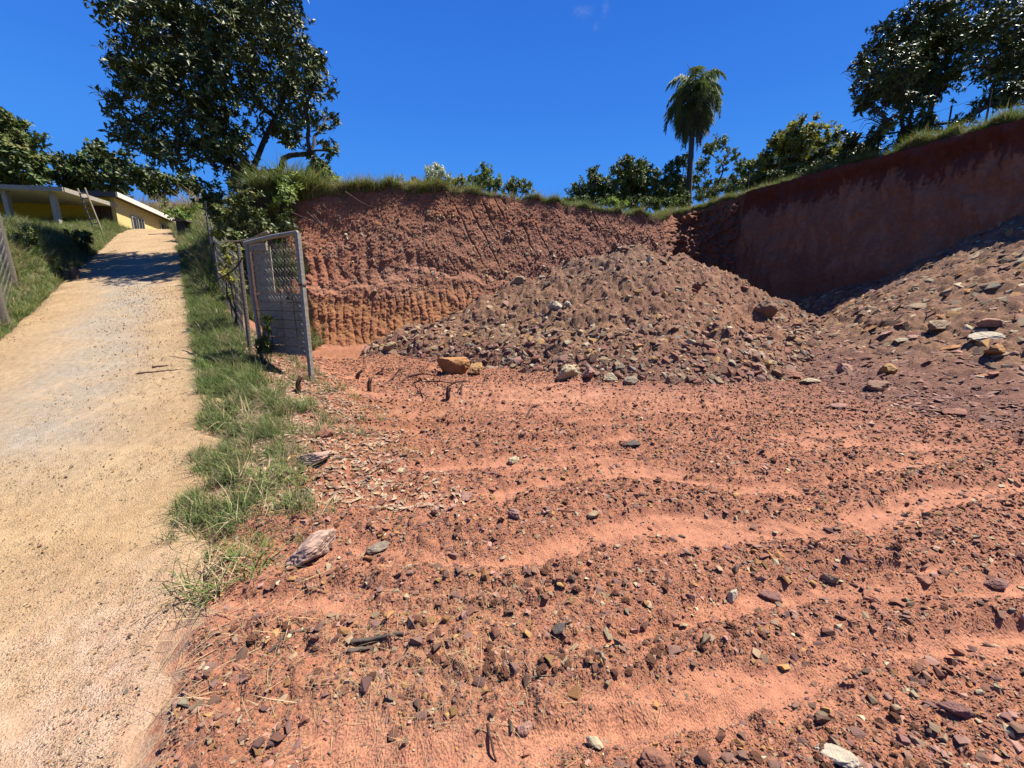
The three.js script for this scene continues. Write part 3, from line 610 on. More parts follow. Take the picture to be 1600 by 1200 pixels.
{ // pit floor
  const list = [];
  const pal = ['rust', 'rust', 'rust', 'rust', 'rust', 'brown', 'brown', 'brown', 'purple', 'purple', 'pink', 'pink', 'pink', 'tan', 'tan', 'cream', 'ochre', 'orange'];
  const crumb = ['rust', 'rust', 'rust', 'rust', 'clay', 'clay', 'clay', 'brown', 'pink', 'orange', 'tan'];
  for (let i = 0; i < 250000; i++) {
    const r = 1.0 * Math.pow(9.5, Math.pow(rnd(), 0.85)), a = R(-1.06, 1.06), x = Math.sin(a) * r, z = -Math.cos(a) * r;
    if (pitWeight(x, z) < (z > -3 ? 0.25 : 0.6) || z < -11 || x > 9) continue;
    if (x > -3.6 && z < -6 && heapH(x, z) > groundH(x, z)) continue;
    if (x > 4 && screeH(x, z) > groundH(x, z)) continue;
    const [c] = clodAt(x, z), right = sstep(2, 5, x) * 0.3;
    const sw = Math.exp(-(((-z - 5.6 - 0.05 * x) / 0.75) ** 2)) * sstep(-2, -0.4, x) * sstep(5, 2.5, x);
    if (rnd() > (0.07 + 0.75 * c) * (1 - 0.75 * sw) + right + 0.35 * sstep(5.5, 7, -z)) continue;
    const min = 0.0015 * r + 0.001; let s = min * Math.pow(1 - rnd() * 0.9998, -1 / 2.6); s = Math.min(s, 0.026 + 0.014 * rnd());
    list.push({ x, z, s, px: s / r, hue: s / r > 0.0052 ? pick(pal) : pick(crumb) });
  }
  console.log('floor stones', list.length);
  scatter(list, smallRocks, pal, 120, 'stone', 'pit_floor_crumbs', (s, h) => `small ${hueWord[h]} stone on the ${s.x / -s.z < -0.25 ? 'left' : s.x / -s.z < 0.35 ? 'middle' : 'right'} red floor, ${s.z > -1.7 ? 'close to the bottom edge' : s.z > -2.6 ? 'in the foreground' : s.z > -4.2 ? 'halfway to the heap' : 'near the heap'}`, 'loose stones on the pit floor');
}
{ // heap
  const list = [], pal = ['brown', 'brown', 'brown', 'purple', 'rust', 'rust', 'tan', 'tan', 'grey', 'ochre', 'pink', 'cream', 'brown', 'rust'];
  const crumb = ['brown', 'brown', 'brown', 'rust', 'rust', 'rust', 'rust', 'tan', 'tan', 'ochre', 'orange', 'pink'];
  for (let i = 0; i < 150000; i++) {
    const x = R(-4, 8.2), z = R(-12.5, -6.3); const h = heapH(x, z); if (h < groundH(x, z) - 0.02 || (x > 4 && screeH(x, z) > h)) continue;
    const low = sstep(1.2, 0.3, h - floorH(x, -z));
    let s = 0.0115 * Math.pow(1 - rnd() * 0.9995, -1 / (2.45 - 0.5 * low)); s = Math.min(s, 0.10 + 0.03 * rnd());
    list.push({ x, z, s, px: s / Math.hypot(x, z), hue: s > 0.04 ? pick(pal) : pick(crumb) });
  }
  scatter(list, smallRocks, pal, 80, 'stone', 'heap_gravel', (s, h) => `loose ${hueWord[h]} stone on the ${s.x < 0.6 ? 'left' : s.x < 3.2 ? 'middle' : 'right'} of the big heap, ${surfH(s.x, s.z) > 1.9 ? 'high up' : surfH(s.x, s.z) > 0.9 ? 'halfway up' : 'at its foot'}`, 'stones on the heap');
}
{ // scree
  const list = [], pal = ['tan', 'tan', 'tan', 'brown', 'brown', 'rust', 'rust', 'cream', 'ochre', 'orange', 'pink'];
  for (let i = 0; i < 110000; i++) {
    const z = R(-15.5, -2.5), x = R(4.4, wallX(-z)); const h = screeH(x, z); if (h < groundH(x, z) - 0.02 || (x < 8.5 && heapH(x, z) > h)) continue;
    const low = sstep(0.7, 0.2, h - floorH(x, -z));
    let s = lerp(0.016, 0.011, low) * Math.pow(1 - rnd() * 0.9995, -1 / 2.15); s = Math.min(s, lerp(0.14, 0.06, low) + 0.04 * rnd());
    list.push({ x, z, s, px: s / Math.hypot(x, z), hue: low > rnd() ? pick(['purple', 'rust', 'brown', 'pink']) : pick(pal) });
  }
  scatter(list, slabRocks, pal, 90, 'stone', 'scree_rubble', (s, h) => `loose ${hueWord[h]} slab on the ${s.z < -9 ? 'far' : s.z < -6.5 ? 'middle' : 'near'} scree slope, ${surfH(s.x, s.z) > 1.9 ? 'high up' : surfH(s.x, s.z) > 1.0 ? 'halfway up' : 'at its foot'}`, 'slabs on the scree');
}
{ // pebbles set in the sunlit cut face
  const fb = polyAt(AB), ft = polyAt(AT), lists = smallRocks.slice(0, 4).map(() => []), L = fb.length_;
  for (let i = 0; i < 26000; i++) {
    const s = R(0.12, 0.98), t = R(0.3, 0.98); const l = L * s; if (rnd() > 0.35 + 0.65 * sstep(-0.1, 0.4, fbm(l * 0.5 + 2, t * 3, 2)) * sstep(0.2, 0.35, s)) continue;
    const b = fb(s), q = ft(s), o = faceA(s, t, [0, 0, 0], l), nx = 0.3, nz = 0.95;
    const sz = Math.min(0.09, (i % 3 ? 0.008 : 0.014) * Math.pow(1 - rnd() * 0.999, -1 / 2.4));
    eu.set(R(0, 6), R(0, 6), R(0, 6)); qA.setFromEuler(eu);
    lists[i % 4].push([new THREE.Matrix4().compose(vP.set(lerp(b[0], q[0], t) + nx * o[0], lerp(b[1], q[1], t), lerp(b[2], q[2], t) + nz * o[0]), qA, vS.set(sz, sz, sz)), i % 3 ? pick(['brown', 'rust', 'rust', 'brown', 'pink', 'purple']) : pick(['tan', 'tan', 'pink', 'cream', 'cream', 'pale', 'brown'])]);
  }
  lists.forEach((r, gi) => {
    const im = shade(new THREE.InstancedMesh(smallRocks[gi], looseMat, r.length)); im.name = numbered('embedded_pebbles'); scene.add(im); tag(im, 'pale pebbles set in the sunlit cut bank', 'gravel', null, 'stuff');
    const c = new THREE.Color(); r.forEach(([m, hue], k) => { im.setMatrixAt(k, m); const h = stoneHues[hue], f = R(0.7, 1.1) / 0.76 * ALB; im.setColorAt(k, c.setRGB(h[0] * f, h[1] * f, h[2] * f)); });
  });
}

{ // grit on the driveway
  const lists = smallRocks.slice(0, 3).map(() => []);
  for (let i = 0; i < 30000; i++) {
    const d = 0.9 * Math.pow(12, Math.pow(rnd(), 0.8)), xr = driveR(d), x = lerp(Math.max(driveL(d), -1.5 * d), xr + 0.1, rnd()), z = -d;
    if (rnd() > 0.45 + 0.8 * fbm(x * 1.1, z * 1.1 + 4, 3) + 0.3 * sstep(0.6, 0, xr - x)) continue;
    const s = Math.min(0.02, (0.0008 * d + 0.0008) * Math.pow(1 - rnd() * 0.999, -1 / 3)); eu.set(R(0, 6), R(0, 6), R(0, 6)); qA.setFromEuler(eu);
    lists[i % 3].push([new THREE.Matrix4().compose(vP.set(x, driveH(d) + 0.022, z), qA, vS.set(s, s, s)), pick(['tan', 'tan', 'tan', 'cream', 'grey', 'pink', 'ochre'])]);
  }
  lists.forEach((r, gi) => {
    const im = shade(new THREE.InstancedMesh(smallRocks[gi], looseMat, r.length)); im.name = numbered('driveway_grit'); scene.add(im); tag(im, 'fine grit scattered over the sandy driveway', 'gravel', null, 'stuff');
    const c = new THREE.Color(); r.forEach(([m, hue], k) => { im.setMatrixAt(k, m); const h = stoneHues[hue], f = R(0.7, 1.1) / 0.76 * ALB; im.setColorAt(k, c.setRGB(h[0] * f, h[1] * f, h[2] * f)); });
  });
}

{ // crumbly lumps of red soil on the ridges of the floor
  const geos = [0, 1, 2, 3].map((k) => rockGeo(800 + k, 4, 1, 0.62, 0.85, 0.22, 5)), lists = geos.map(() => []);
  for (let i = 0; i < 6500; i++) {
    const r = 1.1 * Math.pow(6.5, rnd()), a = R(-0.95, 0.95), x = Math.sin(a) * r, z = -Math.cos(a) * r;
    if (pitWeight(x, z) < 0.8 || z < -6.3 || (x > 4 && screeH(x, z) > groundH(x, z))) continue;
    const [c, b] = clodAt(x, z); if (rnd() > 0.5 * sstep(0.75, 1, c) * sstep(0.0, 0.6, b + 0.3 * n2(x * 2, z * 2))) continue;
    const s = Math.min(0.026, 0.009 * Math.pow(1 - rnd() * 0.999, -1 / 2.2)); eu.set(R(-0.5, 0.5), R(0, 6), R(-0.5, 0.5)); qA.setFromEuler(eu);
    lists[i % 4].push(new THREE.Matrix4().compose(vP.set(x, surfH(x, z) + s * 0.2, z), qA, vS.set(s, s, s)));
  }
  lists.forEach((r, gi) => { const im = shade(new THREE.InstancedMesh(geos[gi], clodMat, r.length)); im.name = numbered('soil_clods'); scene.add(im); tag(im, 'crumbly lumps of red soil on the pit floor', 'soil', null, 'stuff'); const c = new THREE.Color(); r.forEach((m, k) => { im.setMatrixAt(k, m); const f = R(0.65, 1.1); im.setColorAt(k, c.setRGB(0.46 * f * ALB, 0.185 * f * ALB, 0.095 * f * ALB)); }); });
}

// ---------------------------------------------------------------- plants
function leaves(n, len, wid, spread, droop, seed) {          // rosette of n pointed leaves round a twig tip, +y along the twig
  const r = mulberry(seed), pos = [];
  for (let i = 0; i < n; i++) {
    const a = i * 2.4 + r() * 0.8, el = (1 - i / n) * spread + (r() - 0.5) * 0.6, L = len * (0.7 + 0.5 * r()), w = wid * (0.8 + 0.4 * r());
    const dir = new THREE.Vector3(Math.cos(a) * Math.cos(el), Math.sin(el), Math.sin(a) * Math.cos(el)), sd = new THREE.Vector3(-Math.sin(a), (r() - 0.5) * 0.9, Math.cos(a)).normalize();
    const b = new THREE.Vector3((r() - 0.5) * len * 0.5, (r() - 0.6) * len * 0.9, (r() - 0.5) * len * 0.5);
    const m1 = b.clone().addScaledVector(dir, L * 0.45), tip = b.clone().addScaledVector(dir, L); tip.y -= droop * L; m1.y -= droop * L * 0.2;
    const l = m1.clone().addScaledVector(sd, w), rr = m1.clone().addScaledVector(sd, -w); l.y += w * 0.35; rr.y += w * 0.35;
    for (const q of [b, l, m1, l, tip, m1, b, m1, rr, m1, tip, rr]) pos.push(q.x, q.y, q.z);
  }
  const g = new THREE.BufferGeometry(); g.setAttribute('position', new THREE.Float32BufferAttribute(pos, 3)); g.computeVertexNormals(); return g;
}
const leafBig = [1, 2, 3].map((k) => leaves(11, 0.21, 0.034, 1.2, 0.25, k));
const leafMid = [4, 5, 6].map((k) => leaves(14, 0.20, 0.04, 1.3, 0.3, k));
const leafFar = [7, 8].map((k) => leaves(14, 0.34, 0.075, 1.4, 0.3, k));
const leafFine = [9, 10].map((k) => leaves(18, 0.12, 0.02, 1.4, 0.2, k));
const G = { dark: leafMat(0.09, 0.12, 0.028, 0.45, 0.1), mid: leafMat(0.13, 0.17, 0.038, 0.5, 0.15), olive: leafMat(0.24, 0.27, 0.07, 0.85, 0.4), yellow: leafMat(0.48, 0.48, 0.07, 0.85, 0.4), grey: leafMat(0.62, 0.70, 0.58, 0.9, 0.25), bright: leafMat(0.32, 0.45, 0.08, 0.85, 0.45), far: leafMat(0.13, 0.19, 0.05, 0.7, 0.25), fresh: leafMat(0.24, 0.33, 0.07, 0.8, 0.4), rim: leafMat(0.17, 0.235, 0.055, 0.65, 0.3) };

function crownMesh(parent, base, lobes, geos, mats, dens, scale, gap, name = 'crown') {
  const spots = geos.map(() => []);
  for (const [cx, cy, cz, r] of lobes) {
    const n = Math.max(10, Math.round(dens * r * r * (r < 1 ? 1.15 : 1)));
    for (let i = 0; i < n; i++) {
      const v = new THREE.Vector3(rnd() * 2 - 1, rnd() * 2 - 1, rnd() * 2 - 1).normalize();
      const q = r * (0.3 + 0.75 * Math.sqrt(rnd())) * (0.82 + 0.45 * n3(v.x * 1.7 + cx, v.y * 1.7 + cy, v.z * 1.7 + cz));
      const p = [cx + v.x * q, cy + v.y * q * 0.92, cz + v.z * q];
      if (n3(p[0] * gap, p[1] * gap, p[2] * gap) > 0.34) continue;
      qA.setFromUnitVectors(UPV, v.multiplyScalar(0.8).add(vP.set(R(-0.5, 0.5), 0.55, R(-0.5, 0.5))).normalize());
      qB.setFromAxisAngle(UPV, R(0, 6.28)); qA.multiply(qB); const s = scale * R(0.75, 1.25);
      spots[i % geos.length].push(new THREE.Matrix4().compose(vP.set(p[0] - base[0], p[1] - base[1], p[2] - base[2]), qA, vS.set(s, s, s)));
    }
  }
  const c = new THREE.Color();
  spots.forEach((sp, k) => {
    if (!sp.length) return;
    const im = shade(new THREE.InstancedMesh(geos[k], mats[k % mats.length], sp.length)); im.name = name; parent.add(im); im.userData.kind = 'stuff';
    sp.forEach((m, j) => { im.setMatrixAt(j, m); const f = R(0.65, 1.3); im.setColorAt(j, c.setRGB(f * R(0.9, 1.15), f, f * R(0.8, 1))); });
  });
}
function limbs(root, tipR, baseR, lobes, wob = 0.25, twigs = 5) {
  // branches: each lobe joins the nearest node already on the tree, low ones first
  const nodes = [{ p: new THREE.Vector3(...root), parent: -1, w: 1 }];
  const todo = lobes.map(([x, y, z, r]) => ({ p: new THREE.Vector3(x, y, z), r })).sort((a, b) => a.p.distanceTo(nodes[0].p) - b.p.distanceTo(nodes[0].p));
  for (const l of todo) { let best = 0, bd = 1e9; nodes.forEach((n, i) => { const dd = n.p.distanceTo(l.p) + 0.55 * (i ? n.len : 0) * 0.6; if (dd < bd && n.p.y < l.p.y + 0.6) { bd = dd; best = i; } }); nodes.push({ p: l.p, r: l.r, parent: best, w: 1, len: (nodes[best].len ?? 0) + nodes[best].p.distanceTo(l.p) }); }
  for (let i = nodes.length - 1; i > 0; i--) nodes[nodes[i].parent].w += nodes[i].w;
  const W = nodes[0].w, rad = (w) => Math.max(tipR, baseR * Math.pow(w / W, 0.5)), out = [];
  nodes.forEach((n, i) => {
    if (!i) return; const a = nodes[n.parent].p, b = n.p, d = a.distanceTo(b), mid = [0.35, 0.7].map((t) => a.clone().lerp(b, t).add(new THREE.Vector3(R(-wob, wob) * d * 0.4, R(-0.4, 1) * wob * d * 0.35, R(-wob, wob) * d * 0.4)));
    const r0 = rad(n.w) , r1 = rad(n.w) * 0.72, pts = spline([a, ...mid, b].map((v) => [v.x, v.y, v.z]), 8);
    out.push(tube(pts, pts.map((_, k) => lerp(r0, r1, k / 8)), 5, false));
    for (let k = 0; k < twigs; k++) { const v = new THREE.Vector3(R(-1, 1), R(-0.3, 1), R(-1, 1)).normalize().multiplyScalar(n.r * R(0.6, 1)); const e = b.clone().add(v), m = b.clone().addScaledVector(v, 0.5).add(new THREE.Vector3(R(-0.1, 0.1), R(-0.1, 0.15), R(-0.1, 0.1)).multiplyScalar(n.r)); out.push(tube([[b.x, b.y, b.z], [m.x, m.y, m.z], [e.x, e.y, e.z]], [tipR * 0.9, tipR * 0.7, tipR * 0.35], 3, false)); }
  });
  return out;
}
const local = (g, b) => { g.translate(-b[0], -b[1], -b[2]); return g; };
function lobesAt(list, d, spreadD) { return list.map(([u, v, r], i) => { const dd = d + spreadD * (((i * 0.618) % 1) - 0.5) * 2, p = at(u, v, dd); return [...p, r * dd / FL / 1.06]; }); }
function tree(label, cat, o) {
  const lobes = lobesAt(o.lobes, o.d, o.spread ?? 1.2), b = o.base, t = thing(o.name ?? 'tree', label, cat, b, o.group);
  const fork = o.fork, trunk = spline([[b[0], b[1] - 0.3, b[2]], [lerp(b[0], fork[0], 0.5) + R(-0.1, 0.1), lerp(b[1], fork[1], 0.5), lerp(b[2], fork[2], 0.5)], fork], 8);
  part('trunk', local(tube(trunk, trunk.map((_, k) => o.r * lerp(1.2, 0.85, k / 8)), 9), b), o.bark ?? M.bark, t);
  const lm = limbs(fork, o.twig ?? 0.02, o.r * 0.95, lobes, 0.25, o.twigs ?? 5);
  part('branches', local(merge(lm), b), o.bark ?? M.bark, t);
  crownMesh(t, b, lobes, o.geos, o.mats, o.dens, o.scale ?? 1, o.gap ?? 0.8);
  return t;
}
const onLand = (u, v, d, f = landH) => { const p = at(u, v, d); p[1] = f(p[0], p[2]); return p; };
function behind(u, v, d) {                                   // base on the hilltop at that bearing: edge height plus the hill's rise
  const p = at(u, v, d); let best = 1e9, y = p[1];
  for (let i = 0; i < topLine.length - 1; i += 0.1) for (let q = 0; q < 26; q += 0.6) { const w = plateau(i, q), dd = (w[0] - p[0]) ** 2 + (w[2] - p[2]) ** 2; if (dd < best) { best = dd; y = w[1]; } }
  p[1] = y; return p;
}
{ // the big tree beside the driveway
  const b = onLand(398, 330, 14); const f = at(393, 272, 14);
  tree('large dark glossy-leaved tree leaning left beside the driveway', 'tree', { name: 'broadleaf_tree', base: b, fork: f, r: 0.24, d: 14, spread: 1.7, twig: 0.016, twigs: 9, geos: leafBig, mats: [G.dark, G.mid, G.dark], dens: 130, gap: 0.85, scale: 1,
    lobes: [[190, 10, 40], [245, -15, 60], [225, 50, 45], [300, 0, 70], [360, -20, 75], [420, 0, 55], [290, 70, 65], [350, 60, 70], [410, 60, 60], [455, 60, 42], [478, 95, 36], [235, 90, 40], [190, 100, 22], [245, 130, 45], [200, 125, 26], [320, 130, 60], [390, 125, 60], [450, 135, 48], [490, 130, 26], [165, 155, 18], [190, 165, 26], [225, 178, 32], [270, 175, 42], [330, 185, 48], [195, 208, 26], [230, 222, 30], [265, 238, 34], [310, 232, 40], [360, 220, 42], [375, 262, 30], [430, 185, 36], [478, 180, 24], [455, 215, 20], [502, 205, 18], [515, 232, 16], [520, 185, 12], [485, 240, 14]] });
  // dead twig sticking out of the top right of the crown
}
{ // tree on the right rim
  const b = behind(1412, 236, 14.5), f = at(1412, 205, 14.5);
  tree('dense dark tree with low branches on the right rim above the wall', 'tree', { name: 'broadleaf_tree', base: b, fork: f, r: 0.18, d: 14.5, spread: 1.4, twig: 0.014, twigs: 9, geos: leafBig, mats: [G.dark, G.dark, G.mid], dens: 200, gap: 0.855, scale: 0.9,
    lobes: [[1345, 105, 18], [1362, 135, 24], [1350, 165, 14], [1385, 80, 36], [1415, 45, 38], [1400, 110, 40], [1440, 80, 42], [1460, 25, 40], [1510, 15, 45], [1480, 70, 42], [1530, 60, 42], [1575, 30, 45], [1620, 55, 48], [1665, 90, 50], [1580, 80, 40], [1550, 105, 30], [1610, 115, 40], [1660, 150, 36], [1580, 145, 28], [1545, 165, 22], [1620, 165, 26], [1440, 130, 38], [1395, 150, 32], [1425, 175, 28], [1465, 140, 24], [1480, 112, 28], [1385, 190, 18], [1370, 212, 14], [1420, 212, 20], [1400, 228, 16], [1450, 195, 16], [1510, 190, 14], [1470, 215, 14]] });
}
// dead dry twigs on the left of the right rim tree
{
  const b = behind(1412, 236, 14.2), t = [];
  for (const [u0, v0, u1, v1, u2, v2] of [[1395, 205, 1360, 190, 1330, 200], [1392, 195, 1358, 175, 1326, 160], [1388, 180, 1350, 160, 1322, 145], [1390, 210, 1362, 205, 1338, 216], [1392, 170, 1352, 138, 1322, 122]])
    for (let k = 0; k < 3; k++) t.push(tube(spline([at(u0, v0, 14.2), at(u1 + R(-6, 6), v1 + R(-8, 8), 14.1), at(u2 + R(-4, 14), v2 + R(-14, 14), 14.0)], 5), [0.018, 0.014, 0.011, 0.009, 0.007, 0.005], 4, false));
  const deadw = thing('dead_branches', 'bare dead twigs hanging left of the right rim tree', 'branches', b); part('twigs', local(merge(t), b), M.deadwood, deadw);
}
// row of trees along the far rim
const rim = [
  ['small dark tree at the left end of the far rim row', [[888, 310, 12], [905, 303, 18], [930, 290, 20], [928, 270, 9], [945, 303, 18], [922, 312, 16]], 24, [G.far, G.rim], 0.07, 928, 330],
  ['upright bushy tree second from the left in the far rim row', [[975, 258, 15], [968, 280, 20], [992, 275, 20], [985, 300, 24], [1002, 258, 10], [965, 308, 18], [1005, 300, 16]], 25, [G.rim, G.mid], 0.09, 985, 332],
  ['rounded small tree just left of the palm', [[1018, 280, 15], [1035, 290, 16], [1022, 308, 18], [1045, 312, 16], [1012, 268, 8]], 26, [G.rim, G.mid], 0.08, 1025, 332],
  ['drooping tree arching behind the palm trunk', [[1052, 262, 13], [1066, 252, 12], [1050, 285, 16], [1068, 290, 18], [1085, 275, 12], [1060, 310, 16]], 28, [G.rim, G.far], 0.08, 1062, 330],
  ['airy tree with visible branches right of the palm', [[1105, 236, 12], [1124, 224, 13], [1142, 240, 14], [1098, 258, 13], [1158, 258, 12], [1128, 256, 14], [1150, 280, 12], [1100, 290, 14], [1125, 285, 11]], 25, [G.rim, G.olive], 0.08, 1118, 325],
  ['low leafy tree between the airy tree and the rounded yellow-green one', [[1172, 262, 13], [1190, 276, 16], [1168, 285, 14], [1205, 288, 16], [1180, 298, 14]], 22, [G.fresh, G.rim], 0.06, 1182, 308],
  ['rounded yellow-green tree above the earth corner', [[1250, 212, 28], [1218, 228, 24], [1282, 225, 24], [1196, 250, 18], [1245, 245, 34], [1290, 250, 24], [1225, 268, 26], [1265, 270, 26], [1308, 238, 14]], 20, [G.yellow, G.rim, G.olive], 0.09, 1250, 290],
  ['small dark tree left of the right rim tree', [[1330, 225, 16], [1345, 238, 16], [1318, 245, 15], [1340, 252, 14], [1362, 232, 12]], 17, [G.dark, G.far], 0.06, 1334, 270],
];
for (const [label, lb, d, mats, r, u, v] of rim) { const airy = label.startsWith('airy'); tree(label, 'tree', { name: 'rim_tree', lobes: lb, base: behind(u, v, d), fork: at(u, v - 26, d), r, d, spread: 0.9, twig: 0.014, geos: leafFar.concat(leafFar[0]), mats, dens: airy ? 95 : 240, gap: 0.9, scale: 0.62, twigs: airy ? 7 : 3, group: 'trees along the far rim' }); }
// trees behind the house
for (const [label, lb, d, mats, u, v, gname] of [
  ['tall tree at the left edge behind the porch', [[-60, 210, 50], [-25, 195, 35], [2, 180, 14], [25, 210, 26], [50, 235, 28], [10, 250, 40], [68, 262, 22], [-40, 270, 50], [40, 285, 26]], 34, [G.far, G.olive], 20, 330],
  ['broad round tree right behind the house roof', [[120, 258, 22], [155, 242, 18], [185, 256, 22], [150, 268, 30], [112, 280, 20], [205, 275, 18], [157, 228, 6], [180, 288, 22], [135, 292, 20]], 36, [G.dark, G.far], 160, 320],
  ['leafy tree between the round tree and the big dark tree', [[228, 288, 14], [245, 278, 14], [262, 288, 16], [285, 282, 18], [300, 296, 14], [240, 302, 12]], 40, [G.mid, G.far], 255, 325],
  ['dark rounded tree behind the grassy crest right of the big tree', [[502, 262, 12], [496, 270, 12], [508, 272, 12]], 34, [G.far, G.dark], 502, 290],
]) { const b = u > 450 ? behind(u, v, d) : onLand(u, v, d), fk = at(u, v - 25, d); tree(label, 'tree', { name: 'background_tree', lobes: lb, base: b, fork: fk, r: 0.18, d, spread: 1.2, twig: 0.03, geos: leafFar, mats, dens: 48, gap: 0.5, scale: 1.4, twigs: 2, group: 'trees behind the house' }); }

function shrub(label, list, d, mats, geos, o = {}) {
  const [u, v] = list[0]; if (o.foot) d = -hit(...o.foot)[2];
  const b = (o.base ?? ((uu, vv, dd) => onLand(uu, vv, dd)))(o.u ?? u, o.v ?? v + 20, d);
  const lobes = lobesAt(list, d, o.spread ?? 0.35), t = thing(o.name ?? 'shrub', label, 'shrub', b, o.group);
  const st = []; for (const l of lobes) for (let k = 0; k < 2; k++) st.push(tube([[b[0] + R(-0.1, 0.1), b[1] - 0.1, b[2] + R(-0.1, 0.1)], [lerp(b[0], l[0], 0.5) + R(-0.1, 0.1), lerp(b[1], l[1], 0.6), lerp(b[2], l[2], 0.5)], [l[0] + R(-0.2, 0.2) * l[3], l[1] + R(-0.2, 0.3) * l[3], l[2]]], [0.022, 0.015, 0.008].map((r) => r * (o.stem ?? 1)), 4, false));
  part('stems', local(merge(st), b), M.bark, t);
  crownMesh(t, b, lobes, geos, mats, o.dens ?? 170, o.scale ?? 0.8, o.gap ?? 1.4, 'foliage');
}
// thicket on the bank between driveway and cut
shrub('dark dense bush under the big tree, right beside its trunk', [[405, 300, 38], [375, 285, 30], [430, 320, 28], [400, 335, 30]], 12.6, [G.dark, G.mid], leafMid, { dens: 110 });
shrub('dark bush left of the trunk above the driveway edge', [[345, 305, 32], [325, 325, 26], [355, 335, 30], [318, 300, 20]], 13.2, [G.dark, G.far], leafMid, { dens: 110 });
shrub('grey-green flowering bush in front of the big trunk', [[385, 320, 30], [365, 345, 26], [410, 345, 24], [395, 300, 18]], 11.2, [G.olive, G.mid], leafFine, { dens: 240, scale: 1.1 });
shrub('bright leafy bush hanging over the left corner of the cut', [[445, 300, 24], [462, 285, 20], [438, 325, 22], [455, 330, 16]], 11.4, [G.bright, G.fresh], leafMid, { dens: 130 });
shrub('dark low bush behind the gate top rail', [[420, 350, 24], [445, 348, 20], [400, 362, 22], [372, 372, 22], [348, 372, 20], [385, 390, 18]], 9.8, [G.dark, G.mid], leafMid, { dens: 130 });
shrub('thin dry-leaved shrub tangled in the roadside fence', [[362, 400, 18], [355, 425, 18], [368, 440, 16], [360, 460, 14], [350, 390, 14]], 7.4, [G.olive, G.yellow], leafFine, { dens: 200, scale: 0.8, gap: 2 });
shrub('leafy yellow-green shrub at the top of the driveway verge', [[300, 340, 16], [318, 332, 18], [285, 335, 14], [325, 350, 16], [272, 330, 12]], 22, [G.bright, G.olive], leafMid, { dens: 60, scale: 1.3 });
shrub('dark green weed growing through the gate panel', [[415, 515, 7], [420, 500, 6], [412, 532, 9], [420, 545, 8], [408, 545, 7]], 5.6, [G.mid, G.dark], leafFine, { dens: 170, scale: 0.6, stem: 0.3, spread: 0.06, u: 414, v: 570 });
// shrubs on the rim of the sunlit cut
shrub('silvery white-leaved shrub on the rim', [[678, 276, 17], [664, 284, 12], [692, 284, 13], [682, 264, 9]], 13.6, [G.grey], leafMid.slice(0, 1), { base: behind, dens: 260, scale: 0.8 });
shrub('yellowish rounded shrub on the rim right of the silvery one', [[714, 288, 17], [700, 293, 12], [728, 293, 12]], 13.6, [G.yellow, G.olive], leafFine, { base: behind, dens: 420 });
shrub('dark green rounded shrub in the middle of the rim', [[756, 280, 19], [742, 288, 14], [772, 288, 15], [760, 268, 11]], 15, [G.fresh, G.rim], leafFine, { base: behind, dens: 420, scale: 1 });
shrub('low dark shrub on the rim right of the rounded green one', [[806, 292, 15], [792, 296, 11], [822, 296, 11]], 15.5, [G.rim, G.olive], leafFine, { base: behind, dens: 420, scale: 1 });
shrub('bright green round shrub at the foot of the far rim trees', [[958, 316, 12], [944, 320, 9], [970, 320, 9]], 18, [G.bright, G.fresh], leafFine, { base: behind, dens: 300, scale: 1.2 });
// low growth filling the foot of the far rim row
for (const [label, list, d, mats] of [
  ['dark low bush at the left foot of the far rim row', [[892, 318, 12], [908, 320, 13], [878, 320, 9]], 21, [G.far, G.rim]],
  ['mid-green bush filling the gap left of the palm foot', [[1000, 318, 14], [1018, 322, 14], [985, 322, 12]], 21, [G.rim, G.mid]],
  ['leafy bush right at the foot of the palm', [[1050, 318, 13], [1068, 316, 13], [1036, 322, 11]], 22, [G.rim, G.fresh]],
  ['bush under the airy tree right of the palm', [[1098, 304, 13], [1116, 302, 13], [1134, 298, 13]], 21, [G.rim, G.olive]],
  ['dense bush where the rim begins to climb', [[1152, 292, 13], [1170, 286, 14], [1188, 282, 13]], 20, [G.mid, G.rim]],
  ['dark bush under the rounded yellow-green tree', [[1215, 276, 14], [1240, 270, 14], [1265, 264, 13]], 18.5, [G.far, G.mid]],
  ['dark bush behind the rim fence left of the right rim tree', [[1295, 256, 13], [1315, 250, 13], [1336, 244, 12]], 17, [G.dark, G.rim]],
  ['tall weedy bush on the left crest of the sunlit bank', [[500, 285, 15], [485, 280, 14], [520, 284, 13], [470, 290, 13]], 13, [G.bright, G.olive]],
  ['low yellowish bush on the rim right of the whitish stub', [[628, 288, 12], [612, 291, 10], [645, 291, 10]], 13.4, [G.olive, G.yellow]],
]) shrub(label, list, d, mats, leafFine, { base: behind, dens: 260, scale: 1.3, name: 'rim_bush', group: 'bushes along the rim' });
// left bank
shrub('dark spiky shrub on the grass bank beside the driveway', [[128, 368, 13], [115, 366, 10], [141, 370, 10], [122, 380, 11], [136, 382, 9]], 13, [G.dark, G.olive], leafFine, { dens: 420, foot: [128, 392], v: 392 });
shrub('small broad-leaved shrub low on the left grass bank', [[45, 362, 9], [40, 378, 9], [51, 376, 8], [45, 386, 8]], 10, [G.mid, G.dark], leafMid, { dens: 330, scale: 0.6, foot: [45, 394], v: 394 });

